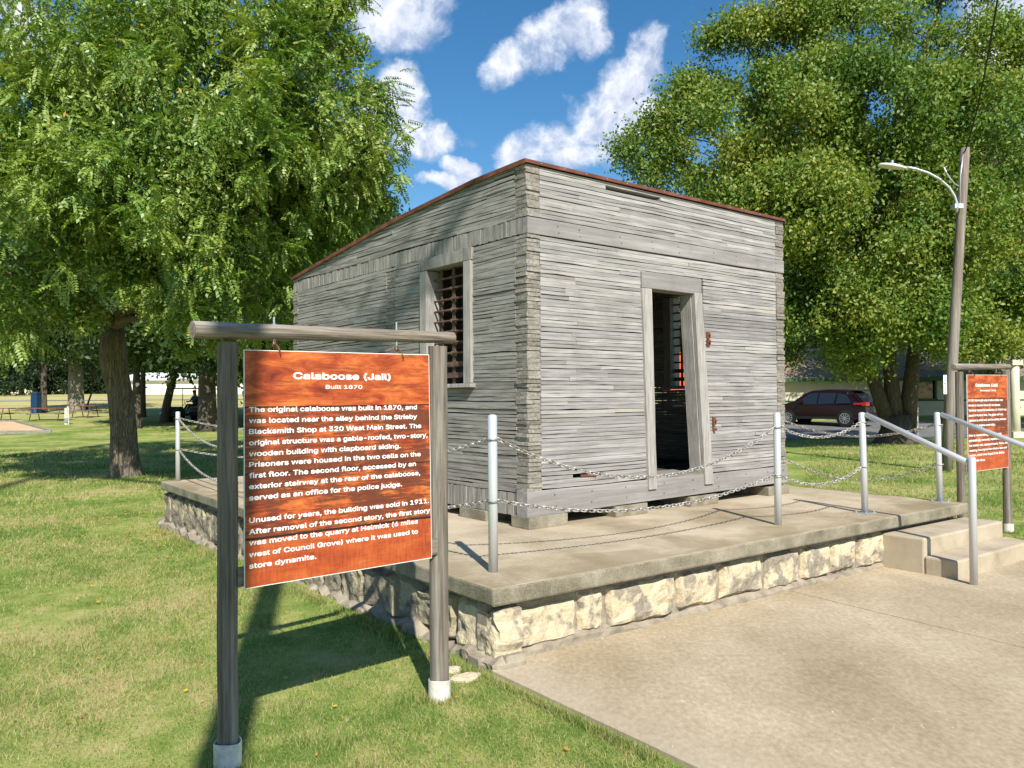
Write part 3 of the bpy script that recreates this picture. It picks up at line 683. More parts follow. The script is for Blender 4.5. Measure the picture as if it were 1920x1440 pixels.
# beams on the front
mb = MB(); mb.board(0.0, BW, -.018, .06, 3.026, 3.170, seg=.5, jz=.0015, jy=.002); mb.build('upper_beam', m_beam, bld, bevel=.004)
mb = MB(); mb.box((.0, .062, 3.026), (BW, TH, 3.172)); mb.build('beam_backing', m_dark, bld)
mb = MB(); n = 9; rs = []
for i in range(n + 1):
    x = -.02 + (BW + .06) * i / n; zl = .565 + .034 * i / n
    rs.append([(x, -.012, zl), (x, .14, zl), (x, .14, ZF), (x, -.012 + random.uniform(-.002, .002), ZF + random.uniform(-.002, .002))])
mb.rings(rs); mb.build('sill_beam', m_beam, bld, bevel=.004)
# rows of upright plank ends on the side walls
def uprights(mb, y0, y1, z0, z1, X, sgn):
    y = y0
    while y < y1:
        w_ = random.uniform(.028, .043); o_ = random.uniform(0, .010); a, b = sorted((X - sgn * o_, X + sgn * TH * .8))
        mb.box((a, y + .0012, z0 + random.uniform(-.003, .004)), (b, min(y + w_, y1) - .0012, z1 + random.uniform(-.006, .001)), j=.0012); y += w_
mb = MB(); uprights(mb, .064, BL_, 3.03, 3.173, 0, 1); mb.build('upright_course', m_upright, bld)
mb = MB(); uprights(mb, .145, BL_, .562, .762, 0, 1); mb.build('upright_course', m_upright, bld)
mb = MB(); uprights(mb, .145, BL_, 3.03, 3.173, BW, -1) if False else None
# door frame: the boards lean out of square as in the photo
def slant(mb, a0, a1, b0, b1, y0, y1, z0, z1, n=10, j=.003):
    """board from bottom (a0,a1) at z0 to top (b0,b1) at z1"""
    rs = []
    for i in range(n + 1):
        t = i / n; x0 = a0 + (b0 - a0) * t; x1 = a1 + (b1 - a1) * t; z = z0 + (z1 - z0) * t; q = random.uniform(-j, j)
        rs.append([(x0 + q * .4, y0, z), (x1 + q, y0, z), (x1 + q, y1, z), (x0 + q * .4, y1, z)])
    mb.rings(rs)
mb = MB(); slant(mb, 1.508, 1.620, 1.436, 1.572, -.032, .155, .690, 2.662); mb.build('door_jamb', m_jamb, bld, bevel=.004)
mb = MB(); slant(mb, 2.375, 2.508, 2.222, 2.349, -.032, .0145, .678, 2.675); slant(mb, 2.368, 2.44, 2.216, 2.34, .0165, .165, .715, 2.665, j=.006); mb.build('door_jamb', m_jamb, bld, bevel=.004)
mb = MB(); mb.box((1.434, -.028, 2.664), (2.352, .15, 2.826), j=.004); mb.build('door_header', m_beam, bld, bevel=.005)
mb = MB(); mb.box((1.5, .0, ZF - .02), (2.5, .5, ZF + .012)); mb.build('threshold', m_floor, bld)
# rusty latch plates beside the door
for (x, z, w_, h_) in ((2.463, 2.245, .05, .06), (2.462, 2.165, .05, .06), (2.549, 1.335, .05, .075), (2.552, 1.25, .035, .03)):
    mb = MB(); mb.box((x - w_ / 2, -.028, z - h_ / 2), (x + w_ / 2, .0, z + h_ / 2), j=.004); mb.tube([(x, -.045, z), (x, -.02, z)], .011, 8); mb.build('latch_plate', m_rust, bld)
mb = MB(); mb.tube([(.62, -.006, .884), (.78, -.008, .878), (.80, -.02, .880)], .012, 8); mb.build('iron_pin', m_rust, bld)
for x in (.35, .62, 1.15, 1.6, 2.0, 2.55, 2.95, 3.35, 3.7):
    for z in (3.125, 3.065): mb = MB(); mb.tube([(x + random.uniform(-.02, .02), -.0225, z), (x + .001, -.010, z)], .005, 6); mb.build('nail_head', m_rust, bld)
for x in (.3, .75, 1.2, 1.75, 2.2, 2.6, 3.1, 3.5, 3.8):
    for z in (.74, .64): mb = MB(); mb.tube([(x + random.uniform(-.02, .02), -.018, z), (x + .001, -.008, z)], .005, 6); mb.build('nail_head', m_rust, bld)
# windows
def window(X, sgn):
    f = MB(); q = lambda a, b: sorted((X - sgn * a, X + sgn * b))
    a, b = q(.035, .15); f.box((a, 1.572, 1.738), (b, 1.692, 2.895), j=.003); fr = f.build('window_frame', m_jamb, bld, bevel=.004)
    f = MB(); f.box((a, .795, 1.738), (b, .915, 2.90), j=.003); f.build('frame_post', m_jamb, fr, bevel=.004)
    a, b = q(.028, .148); f = MB(); f.box((a, .785, 2.902), (b, 1.712, 3.022), j=.004); f.build('lintel', m_upright, fr, bevel=.004)
    a, b = q(.062, .148); f = MB(); f.box((a, .765, 1.698), (b, 1.76, 1.736), j=.003); f.build('window_sill', m_jamb, fr, bevel=.003)
    ba = MB(); xb = X + sgn * .07
    for k in range(10):
        z = 2.80 - k * .108
        if k in (8, 9): ba.box((xb - .006, .93, z - .028), (xb + .006, 1.57, z + .022), j=.002)
        else:
            ba.tube([(xb, .90, z + .006 * math.sin(k)), (xb, 1.2, z), (xb, 1.58, z)], .0115, 8)
            rg = [(xb + .017 * math.cos(t), 1.245 + .006 * math.sin(t * .5), z + .017 * math.sin(t)) for t in np.linspace(0, 2 * math.pi, 10)]; ba.tube(rg, .006, 6, cap=False)
    ba.build('window_bars', m_bars, bld)
    ba = MB(); ba.box((xb + .012, 1.22, 1.74), (xb + .026, 1.27, 2.895)); ba.box((xb + .016, 1.0, 1.74), (xb + .03, 1.03, 2.895)); ba.box((xb + .016, 1.45, 1.74), (xb + .03, 1.48, 2.895)); ba.build('bar_strap', m_bars, bld)
window(0, 1); window(BW, -1)
# inside: floor, dark board lining, a partition
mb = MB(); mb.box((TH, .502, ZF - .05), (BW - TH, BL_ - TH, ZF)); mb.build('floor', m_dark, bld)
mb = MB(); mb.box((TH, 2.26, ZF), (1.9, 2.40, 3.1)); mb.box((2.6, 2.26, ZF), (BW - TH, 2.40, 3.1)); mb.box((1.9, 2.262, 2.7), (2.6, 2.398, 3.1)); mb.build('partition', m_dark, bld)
# roof
mb = MB(); rs = []; rs2 = []
ys = [-.018, .74, 2.25, 3.52, BL_ + .02]; zs_ = [roofz(0)] + [roofz(t) for t in (.74, 2.25, 3.52, 4.93)]
for y, z in zip(ys, zs_):
    rs.append([(-.028, y, z - .012), (BW + .028, y, z - .012), (BW + .028, y, z + .014), (-.028, y, z + .014)])
    rs2.append([(.01, max(y, .13), z - .075), (BW - .01, max(y, .13), z - .075), (BW - .01, max(y, .13), z - .0125), (.01, max(y, .13), z - .0125)])
mb.rings(rs); rf = mb.build('roof', m_roof, bld)
mb = MB(); mb.box((-.03, -.0295, 3.634), (BW + .03, -.0185, 3.662)); 
for k in range(len(ys) - 1):
    for X in (-.034, BW + .0285):
        y0, y1, z0, z1 = ys[k], ys[k + 1], zs_[k], zs_[k + 1]
        mb.add([(X, y0, z0 - .03), (X, y1, z1 - .03), (X, y1, z1 + .012), (X, y0, z0 + .012), (X + .0055, y0, z0 - .03), (X + .0055, y1, z1 - .03), (X + .0055, y1, z1 + .012), (X + .0055, y0, z0 + .012)], [(0, 3, 2, 1), (4, 5, 6, 7), (0, 1, 5, 4), (3, 7, 6, 2), (0, 4, 7, 3), (1, 2, 6, 5)])
mb.build('roof_edge', m_roof, rf)
for x in np.arange(.15, BW, .27): mb = MB(); mb.tube([(x, -.036, 3.648), (x, -.028, 3.648)], .006, 6); mb.build('roof_screw', m_galv, rf)
mb = MB(); mb.rings(rs2); mb.build('roof_boards', m_side, bld)
# concrete blocks it stands on: seen under the sill
def pad(x0, x1, y0, y1, label):
    c = B0 + rotz(((x0 + x1) / 2, (y0 + y1) / 2, 0), BA) + Vector((0, 0, ZS)); hx, hy = (x1 - x0) / 2, (y1 - y0) / 2
    mb = MB(); mb.box((-hx, -hy, 0.0), (hx, hy, .100 if y0 < .3 else .094), j=.002)
    mb.build('concrete_pad', m_slab_side, loc=c, rz=BA, bevel=.004, label=label, cat='concrete block', group='concrete blocks under the calaboose')
pad(-.03, .42, -.045, .2, 'flat concrete block under the near corner of the calaboose')
pad(1.04, 1.48, -.03, .4, 'flat concrete block under the sill left of the doorway')
pad(2.13, 2.59, -.03, .4, 'flat concrete block under the sill right of the doorway')
pad(3.50, 3.91, -.03, .4, 'flat concrete block under the right front corner of the calaboose')
pad(-.03, .35, .58, 1.0, 'flat concrete block under the left wall beside the corner block')
pad(-.03, .35, 2.2, 2.65, 'flat concrete block under the middle of the left wall')
pad(-.03, .35, 4.5, 4.9, 'flat concrete block under the far end of the left wall')
pad(3.5, 3.9, 4.5, 4.9, 'flat concrete block under the hidden rear corner')

# ------------------------------------------------------------ sign boards
def panel_mat(name, flip=False):
    m = mat(name, rough=.5, spec=.35); nt = m.node_tree; v = coords(nt)
    sp = N(nt, 'ShaderNodeSeparateXYZ'); L(nt, v, sp.inputs[0]); x, z = sp.outputs[0], sp.outputs[2]
    wv = noise(nt, coords(nt, (3, 3, 3)), 1, 3)
    g = noise(nt, coords(nt, (1.6, 1, 30)), 3.6, 9, .78, .5); g2 = noise(nt, coords(nt, (2.5, 1, 7)), 2.2, 6, .65, .5); bl = noise(nt, coords(nt, (5, 1, 5)), 1.0, 5, .6)
    gv = noise(nt, coords(nt, (30, 1, 4)), 3, 5, .6)
    c = ramp(nt, g2, [(.28, (.13, .022, .01)), (.44, (.36, .06, .018)), (.58, (.56, .135, .032)), (.8, (.74, .29, .075))])
    # the darker, scuffed middle planks
    zz = math_n(nt, 'ADD', z, math_n(nt, 'MULTIPLY_ADD', wv, .012, -.006))
    b1 = math_n(nt, 'MULTIPLY', math_n(nt, 'LESS_THAN', zz, .805), math_n(nt, 'GREATER_THAN', zz, .215))
    scuff = math_n(nt, 'MULTIPLY_ADD', math_n(nt, 'ADD', math_n(nt, 'MULTIPLY', g, 1.3), bl), 13.0, -14.0, clamp=True)
    c = mixc(nt, math_n(nt, 'MULTIPLY', math_n(nt, 'MULTIPLY', scuff, b1), .85), c, (.10, .035, .02))
    gl = math_n(nt, 'MULTIPLY_ADD', g, 10, -5.1, clamp=True); c = mixc(nt, math_n(nt, 'MULTIPLY', gl, .72), c, (.16, .035, .012))
    b4 = math_n(nt, 'LESS_THAN', zz, .215)
    c = mixc(nt, math_n(nt, 'MULTIPLY', b4, .6), c, mixc(nt, math_n(nt, 'MULTIPLY_ADD', gv, 2, -.5, clamp=True), (.27, .035, .014), (.56, .12, .03)))
    kn = N(nt, 'ShaderNodeTexVoronoi', inp={'Scale': 3.2}); L(nt, coords(nt, (1, 1, 1.3)), kn.inputs['Vector'])
    c = mixc(nt, math_n(nt, 'MULTIPLY_ADD', kn.outputs['Distance'], -22, 1.5, clamp=True), c, (.11, .03, .015))
    for zc, wdt in ((.805, .0035), (.505, .0028), (.215, .005)):
        d = math_n(nt, 'ABSOLUTE', math_n(nt, 'SUBTRACT', zz, zc)); c = mixc(nt, math_n(nt, 'LESS_THAN', d, wdt), c, (.02, .012, .01))
    setc(nt, c); return m
m_panel = panel_mat('printed_orange_planks')
FONT = None
try:
    import os
    fp_ = os.path.join(bpy.utils.system_resource('DATAFILES', path='fonts'), 'Inter.woff2')   # shipped inside Blender itself
    if os.path.exists(fp_): FONT = bpy.data.fonts.load(fp_)
except Exception: FONT = None
def letters(txt, width, cap, weight):
    cu = bpy.data.curves.new('t', 'FONT'); cu.body = txt; cu.size = 1; cu.extrude = 0.0; cu.offset = weight; cu.resolution_u = 2
    if FONT: cu.font = FONT
    ob = bpy.data.objects.new('t', cu); col.objects.link(ob); dg = bpy.context.evaluated_depsgraph_get(); dg.update()
    me = bpy.data.meshes.new_from_object(ob.evaluated_get(dg)); V = np.array([v.co for v in me.vertices]); F = [tuple(p.vertices) for p in me.polygons]
    bpy.data.objects.remove(ob); bpy.data.curves.remove(cu); bpy.data.meshes.remove(me)
    V[:, 0] -= V[:, 0].min(); sx = width / V[:, 0].max(); V[:, 0] *= sx; V[:, 1] *= cap / .74; return V, F
def put_letters(mb, txt, xl, xr, zb_, cap, wgt, y0):
    V, F = letters(txt, xr - xl, cap, 0.0); rad = wgt * cap * 1.0
    sh = [(0, 0)] + [(rad * math.cos(a), rad * math.sin(a) * .8) for a in np.linspace(0, 2 * math.pi, 7)[:-1]]
    for k, (dx, dz) in enumerate(sh): mb.add(np.stack([V[:, 0] + xl - .05 + dx, np.full(len(V), y0 - .0008 - k * .00008), V[:, 1] + zb_ - .765 + dz], -1), F)
def sign(base, ang, label, lines, narrow=False):
    """frame of two posts and a log, panel hung on two hooks; local x along the sign, -y towards the reader"""
    t = thing('hanging_sign', label, 'sign', base, ang, 'orange text boards hung from timber frames')
    W = 1.16
    for k, x in enumerate((0, W)):
        mb = MB(); r = .043 if k == 0 else .050; h = 1.86 if k == 0 else 1.885; rs = []
        for zi in np.linspace(-.1, h, 12):
            j = random.uniform(-.002, .002); rs.append([(x + j + r * math.copysign(abs(math.cos(a)) ** .7, math.cos(a)), r * .85 * math.copysign(abs(math.sin(a)) ** .8, math.sin(a)), zi) for a in np.linspace(0, 2 * math.pi, 17)[:-1]])
        mb.rings(rs); mb.build('timber_post', m_postw, t, smooth=False, bevel=0)
        mb = MB(); ro, ri = .060, .054; N_ = 28; A_ = np.linspace(0, 2 * math.pi, N_ + 1)[:-1]
        prof = [(ro, -.1), (ro, .093), (ro - .001, .096), (ri + .001, .096), (ri, .093), (ri, .02)]
        mb.rings([[(x + r_ * math.cos(a), r_ * math.sin(a), z_ + .004 * math.sin(a * 2)) for a in A_] for r_, z_ in prof], cap=False); mb.build('pipe_collar', m_pvc, t, smooth=True)
    mb = MB(); pts = [(-.155 + (1.265 + .155) * i / 14, .004 * math.sin(i), 1.908 + .028 * i / 14) for i in range(15)]
    mb.tube(pts, [.0385 - .0075 * i / 14 + .001 * math.sin(i * 2.3) for i in range(15)], 18); cb_ = mb.build('crossbar', m_log, t)
    # panel with a pale edge
    P = [(.052, .765), (1.072, .762), (1.060, 1.835), (.050, 1.826)]; y0 = -.058; th = .006
    v = [(x, y0, z) for x, z in P] + [(x, y0 + th, z) for x, z in P]
    mb = MB(); ms = [(x, z) for x, z in P]
    cx, cz = .56, 1.3
    mb.add(v, [(4, 7, 6, 5), (0, 1, 5, 4), (1, 2, 6, 5), (2, 3, 7, 6), (3, 0, 4, 7)], 1)
    inn = [(cx + (x - cx) * .994, y0, cz + (z - cz) * .994) for x, z in P]
    mb.add([*v[:4], *inn], [(0, 1, 5, 4), (1, 2, 6, 5), (2, 3, 7, 6), (3, 0, 4, 7)], 1); mb.add(inn, [(0, 1, 2, 3)], 0)
    # the mesh origin sits at the panel foot so that the printed planks are measured from there
    for k_ in range(len(mb.v)): mb.v[k_] = mb.v[k_] - np.array([.05, 0, .765])
    pn = mb.build('text_panel', [m_panel, m_white], t, loc=(.05, 0, .765))
    mb = MB()
    for (txt, xl, xr, zb_, cap, wgt) in lines:
        put_letters(mb, txt, xl, xr, zb_, cap, wgt, y0)
    mb.build('lettering', m_white, pn)
    for x, zt_ in ((.214, 1.985), (.886, 2.0)):
        mb = MB(); mb.tube([(x, -.012, 1.86), (x, -.012, zt_)], .005, 8); mb.tube([(x, -.012, 1.945), (x, -.012, 1.953)], .012, 6); mb.build('eye_bolt', m_steel, t, smooth=False)
        mb = MB(); zc = 1.862
        mb.tube([(x, -.012 + .014 * math.cos(a), zc + .014 * math.sin(a)) for a in np.linspace(0, 2 * math.pi, 12)], .004, 6, cap=False)
        mb.tube([(x + .006 * math.sin(q * 3), -.03 - .022 * math.sin(q * math.pi), zc - .005 - .045 * q) for q in np.linspace(0, 1, 8)], .0045, 6)
        mb.tube([(x + .006, -.068, zc - .055), (x + .004, -.064, zc - .035), (x, -.035, zc - .02)], .0035, 6); mb.build('hook', m_rust, t, smooth=True)
    mb = MB(); mb.board(.03, 1.12, -.045, -.020, .775, .860, seg=.4); mb.build('batten', m_log, t)
    return t
CAP, WT = .0310, .045
T1 = ["The original calaboose was built in 1870, and", "was located near the alley behind the Strieby", "Blacksmith Shop at 320 West Main Street. The", "original structure was a gable-roofed, two-story,",
      "wooden building with clapboard siding.", "Prisoners were housed in the two cells on the", "first floor. The second floor, accessed by an", "exterior stairway at the rear of the calaboose,", "served as an office for the police judge.",
      "Unused for years, the building was sold in 1911.", "After removal of the second story, the first story", "was moved to the quarry at Helmick (6 miles", "west of Council Grove) where it was used to", "store dynamite."]
RX = [.969, .969, .996, 1.036, .866, .991, .961, .988, .874, 1.043, 1.049, .972, .972, .391]
ZL = [1.548, 1.499, 1.450, 1.400, 1.351, 1.303, 1.254, 1.205, 1.155, 1.055, 1.004, .955, .903, .852]
lines1 = [("Calaboose (Jail)", .288, .817, 1.699, .0415, .062), ("Built 1870", .454, .653, 1.653, .0255, .035)] + [(t, .074, x + .01, z, CAP, WT) for t, x, z in zip(T1, RX, ZL)]
sg1b = Vector((-1.267, 3.571, 0)); sg1b.z = -.005
sign(sg1b, R(41.71), 'large orange plank-print board telling the calaboose story, in the left foreground', lines1)
T2 = ["In 1951 the two jail cells of native lumber were", "moved to Council Grove for the Kansas", "Territorial Centennial celebration. In 1968 it was", "placed in Durland Park. The gable roof was", "replaced by a flat roof, and the ceiling removed", "to reveal its original construction.",
      "Prior to reassembling, volunteers had", "painstakingly removed, repaired a portion of", "the interior wall, replaced beams, floors, and", "retaining the original iron window bars and", "window, which were forged at the Strieby", "Blacksmith Shop."]
R2 = [.93, .86, 1.02, .93, 1.01, .73, .88, 1.04, 1.04, 1.02, .95, .46]; Z2 = [1.535, 1.480, 1.425, 1.370, 1.315, 1.258, 1.150, 1.095, 1.040, .985, .932, .872]
lines2 = [("Calaboose (Jail)", .25, .80, 1.700, .042, .085), ("Relocated 1968", .36, .75, 1.645, .028, .05)] + [(t, .075, x, z, .032, .06) for t, x, z in zip(T2, R2, Z2)]
a2 = math.atan2(.597, .802); b2 = Vector((5.808, 9.437, 0)) - Vector((math.cos(a2), math.sin(a2), 0)) * 1.16
sign(Vector((b2.x, b2.y, -.01)), a2, 'orange plank-print board hung beyond the right handrail, seen edge-on', lines2)

# two flat pale stones by the right foot of the big sign
for k, (px, py, sx, sy, lb) in enumerate(((874, 1276, .10, .055, 'larger flat cream stone on the grass beside the platform corner'), (850, 1262, .055, .04, 'smaller cream stone touching the foot of the big sign'))):
    g = ground(px, py); mb = MB(); n = 11; A_ = np.linspace(0, 2 * math.pi, n + 1)[:-1]; rr = rng.uniform(.75, 1.1, n)
    mb.rings([[(sx * r_ * q * math.cos(a), sy * r_ * q * math.sin(a), z + random.uniform(-.002, .002)) for a, r_ in zip(A_, rr)] for q, z in ((.9, -.02), (1, .012), (.9, .028), (.4, .034))])
    mb.build('flat_stone', m_stone, loc=g, rz=.5, label=lb, cat='stone', group='loose flat stones by the platform corner')

# ------------------------------------------------------------ trees
def leaf_quads(C, D, Nn, ln, wd_):
    """C centres, D direction, Nn approx normal -> diamond quads"""
    S = np.cross(D, Nn); S /= np.linalg.norm(S, axis=1, keepdims=True) + 1e-9
    n = len(C); ln = ln[:, None]; wd_ = wd_[:, None]; fold = np.cross(S, D) * wd_ * .25
    return np.stack([C - D * ln * .5, C + S * wd_ * .5 + fold - D * ln * .05, C + D * ln * .5, C - S * wd_ * .5 + fold - D * ln * .05], 1)
def rand_dir(n):
    d = rng.normal(size=(n, 3)); return d / np.linalg.norm(d, axis=1, keepdims=True)
def shell_points(lobes, n, inner=.55, power=.5, thr=.0, seed=1, nsc=.6):
    """points in a union of ellipsoids, more of them near the skin, thinned by a noise so that gaps open"""
    lobes = np.array(lobes, float); vol = lobes[:, 3] ** 2; pr = vol / vol.sum(); out = []; ctr = []
    k = rng.choice(len(lobes), n * 3, p=pr); d = rand_dir(n * 3); r = (inner + (1 - inner) * rng.random(n * 3) ** power)
    rad = lobes[k, 3][:, None] * np.array([1, 1, .85]); p = lobes[k, :3] + d * rad * r[:, None]
    nn = fbm(p * nsc, seed, 3); keep = nn > thr; p = p[keep]; dd = d[keep]; return p[:n], dd[:n]
def frond_template():
    q = []; npair = 7; Lr = 1.0
    for i in range(npair):
        t = .18 + .8 * i / npair; l = .23 * (1 - .35 * abs(t - .5))
        for s in (-1, 1):
            base = np.array([t, 0, -.25 * t * t]); dr = np.array([.45, s * .9, -.35]); dr /= np.linalg.norm(dr); c = base + dr * l * .5; q.append((c, dr, l, .075))
    q.append((np.array([1.03, 0, -.3]), np.array([.9, 0, -.4]), .2, .07)); return q
FR = frond_template()
def frond_mesh(P, D, size, droop=.5):
    """P twig tips, D outward dir per frond -> leaflet quads"""
    n = len(P); D = D / np.linalg.norm(D, axis=1, keepdims=True); side = np.cross(D, np.array([0, 0, 1.])) + rng.normal(0, .25, (n, 3)); side /= np.linalg.norm(side, axis=1, keepdims=True); upv = np.cross(side, D)
    qs = []
    for c, dr, l, w_ in FR:
        C = P + (D * c[0] + side * c[1] + upv * c[2]) * size[:, None]; dd = D * dr[0] + side * dr[1] + upv * dr[2] + rng.normal(0, .12, (n, 3)); dd /= np.linalg.norm(dd, axis=1, keepdims=True)
        qs.append(leaf_quads(C, dd, upv + rng.normal(0, .25, (n, 3)), l * size * 1.05, w_ * size * 1.5))
    return np.concatenate(qs)
def limb(mb, a, b, r0, r1, wob=.15, n=8, seg=9):
    a, b = Vector(a), Vector(b); L_ = (b - a).length; ph = random.uniform(0, 6); pts = []; rs = []
    ax = (b - a).normalized().cross(Vector((random.uniform(-1, 1), random.uniform(-1, 1), .3))).normalized()
    for i in range(seg + 1):
        t = i / seg; p = a.lerp(b, t) + ax * math.sin(t * math.pi * 1.5 + ph) * wob * L_ * .2 * math.sin(math.pi * min(1, t * 1.2)) + Vector((0, 0, L_ * .10 * math.sin(math.pi * t)))
        pts.append(p); rs.append(r0 + (r1 - r0) * t ** .8)
    mb.tube(pts, rs, n, jr=.05); return pts
def tree(name, label, base, trunk_pts, trunk_r, lobes, kind, nleaf, lsz, mleaf, mbark, group=None, thr=.42, twigs=0, cat='tree', inner=.5, forks=None, nsc=.6):
    base = Vector(base); t = thing(name, label, cat, base, 0, group)
    mb = MB(); tp = [Vector(p) for p in trunk_pts]
    n = 18; rs_ = []
    for i, p in enumerate(tp):
        rr = trunk_r[i]; rs_.append([p + Vector((math.cos(a) * rr * (1 + .08 * math.sin(3 * a + i * .6) + .05 * math.sin(7 * a + i)), math.sin(a) * rr * (1 + .06 * math.sin(4 * a + i)), 0)) for a in np.linspace(0, 2 * math.pi, n + 1)[:-1]])
    mb.rings(rs_)
    forks = [Vector(f) for f in forks] if forks else [tp[-1]]
    fr = trunk_r[-1]; tips = []
    for k, l in enumerate(lobes):
        c = Vector(l[:3]); st_ = min(forks, key=lambda f: (f - c).length) if len(forks) > 1 else tp[-1].lerp(tp[-2], random.random() * .6)
        d = (c - st_).length; pts = limb(mb, st_, c, min(fr * .62, .04 + d * .028), .02, seg=10); tips.append((pts, l))
        for q in range(4):
            p0 = pts[random.randint(5, 10)]; e = c + Vector(rand_dir(1)[0]) * l[3] * .8; limb(mb, p0, e, .035, .008, n=5, seg=5)
    off = np.array(base)
    for k_ in range(len(mb.v)): mb.v[k_] = mb.v[k_] - off
    mb.build('trunk', mbark, t, smooth=True)
    if kind == 'frond':
        P, D = shell_points(lobes, twigs, inner, .45, thr, sum(map(ord, name)) % 50, nsc); nt_w = len(P); per = max(1, nleaf // nt_w)
        PP_ = np.repeat(P, per, 0); DD = np.repeat(D, per, 0); m_ = len(PP_)
        dirs = DD * .5 + rand_dir(m_) * .85 + np.array([0, 0, -.45]); PP_ = PP_ + rng.normal(0, .13, PP_.shape)
        V = frond_mesh(PP_, dirs, lsz * rng.uniform(.6, 1.2, m_))
        Pi, Di = shell_points([(*l[:3], l[3] * .68) for l in lobes], 100000, .3, 1.0, .25, 3); ni = len(Pi)
        V2 = leaf_quads(Pi, rand_dir(ni), rand_dir(ni), np.full(ni, .12), np.full(ni, .05)); V = np.concatenate([V, V2])
    else:
        P, D = shell_points(lobes, twigs, inner, .45, thr, sum(map(ord, name)) % 50, nsc); per = max(1, nleaf // len(P)); spread = lsz * 2.1
        PP_ = np.repeat(P, per, 0) + rng.normal(0, 1, (len(P) * per, 3)) * spread * np.array([1, 1, .8]); m_ = len(PP_)
        dr = rand_dir(m_) * .9 + np.array([0, 0, -.5]); dr /= np.linalg.norm(dr, axis=1, keepdims=True)
        V = leaf_quads(PP_, dr, rand_dir(m_) + np.repeat(D, per, 0) * .6, lsz * rng.uniform(.7, 1.3, m_), lsz * .62 * rng.uniform(.8, 1.2, m_))
    me = quads_mesh('crown', V - off); o = link('crown', me, t); me.materials.append(mleaf); return t
def LB(px, py, Y, r): p = at(px, py, Y); return (p.x, p.y, p.z, r)

# the big walnut on the left
g = ground(235, 893); Y0 = g.y
tp = [g + Vector((0, 0, -.1)), g + Vector((0, 0, .12)), g + Vector((-.03, 0, .5)), at(232, 800, Y0), at(226, 740, Y0), at(215, 690, Y0), at(212, 650, Y0), at(214, 612, Y0)]
lob = [LB(600, 60, 17.5, 1.25), LB(640, 160, 17.2, 1.1), LB(690, 250, 17.2, .85), LB(700, 330, 17.8, .7), LB(655, 395, 18.4, .9), LB(610, 320, 17, 1.5), LB(520, 190, 16, 1.9), LB(400, 90, 15.5, 2.1), LB(240, 70, 15.5, 2.1), LB(110, 120, 16, 1.5),
       LB(60, 270, 15.5, 1.6), LB(190, 280, 14.6, 1.9), LB(345, 270, 14.4, 2.0), LB(330, 410, 14.3, 1.6), LB(120, 420, 14.8, 1.6), LB(230, 480, 15, 1.4), LB(440, 500, 15.2, 1.1), LB(400, 590, 14.6, .75), LB(60, 540, 15.2, 1.25), LB(150, 590, 15.6, .85), LB(40, 620, 16.5, .8),
       LB(310, 600, 15.0, .7), LB(600, 450, 18, 1.0), LB(-90, 200, 16.5, 2), LB(-90, 450, 16, 1.8), LB(300, -150, 16.5, 2.5), LB(560, -110, 17.5, 2.0), LB(90, -120, 17, 2.0), LB(460, 330, 17.5, 2.0), LB(560, 460, 20, 1.6), LB(420, 650, 15.5, .5), LB(350, 655, 15.5, .45), LB(520, 570, 17.5, 1.0), LB(480, 430, 16.8, 1.4), LB(580, 380, 17.6, 1.3), LB(690, 180, 17.4, .7), LB(660, 90, 17.5, .7), LB(720, 385, 18.4, .55)]
tree('walnut_tree', 'large spreading tree with feathery leaves and a thick furrowed trunk, nearest tree on the left', g, tp, [.44, .34, .30, .28, .27, .28, .29, .22], lob, 'frond', 21000, .42, m_leafA, m_bark, thr=.49, twigs=1800, inner=.64, nsc=.9,
     forks=[at(190, 590, Y0), at(235, 560, Y0 + .2), at(214, 612, Y0)])

# the broad maple on the right, several stems
g = ground(1682, 832); Y1 = g.y
lob = [LB(1215, 285, 26, 1.0), LB(1270, 215, 26, 1.25), LB(1330, 130, 26, 1.25), LB(1400, 90, 26, 1.3), LB(1480, 60, 25.5, 1.5), LB(1580, 70, 25, 1.7), LB(1700, 60, 25, 1.6), LB(1830, 110, 25, 1.5), LB(1300, 330, 25, 1.5), LB(1400, 240, 24, 1.9), LB(1530, 220, 23.2, 2.1),
       LB(1680, 230, 23, 2.1), LB(1820, 260, 23, 2.0), LB(1960, 250, 24, 2.3), LB(1400, 420, 24, 1.7), LB(1500, 400, 23, 2.0), LB(1640, 420, 22.6, 1.9), LB(1780, 420, 23, 1.9), LB(1920, 450, 24, 2.0), LB(1490, 560, 24, 1.3), LB(1590, 580, 23, 1.5), LB(1720, 570, 23, 1.4), LB(1860, 590, 24, 1.4),
       LB(1500, 650, 25, .8), LB(1350, 480, 28, 1.6), LB(1600, 660, 23.5, .75), LB(1760, 640, 24, .8), LB(1600, -60, 26, 2.0), LB(1420, -90, 27, 1.2), LB(1800, -90, 27, 2.0), LB(1560, 690, 26.5, .6)]
tp = [g + Vector((0, 0, -.1)), g + Vector((0, 0, .15)), g + Vector((0, 0, .5)), g + Vector((.02, 0, .95))]
tr = tree('maple_tree', 'wide multi-stemmed tree with small olive leaves over the parked car', g, tp, [.85, .64, .50, .44], lob, 'leaf', 300000, .125, m_leafB, m_bark2, thr=.525, twigs=5200, inner=.55, nsc=.9,
          forks=[at(1620, 640, Y1), at(1665, 600, Y1), at(1712, 620, Y1 + .4), at(1640, 560, Y1)])
mb = MB()
for pts, rr in (([(1668, 800), (1640, 720), (1612, 650), (1600, 600)], (.27, .21, .17, .14)), ([(1680, 800), (1672, 720), (1665, 640), (1655, 560), (1640, 460), (1625, 340)], (.29, .24, .2, .17, .13, .08)), ([(1700, 800), (1708, 720), (1714, 650), (1722, 560)], (.29, .24, .2, .13))):
    mb.tube([at(x, y, Y1 + random.uniform(-.1, .2)) - g for x, y in pts], rr, 14, jr=.05)
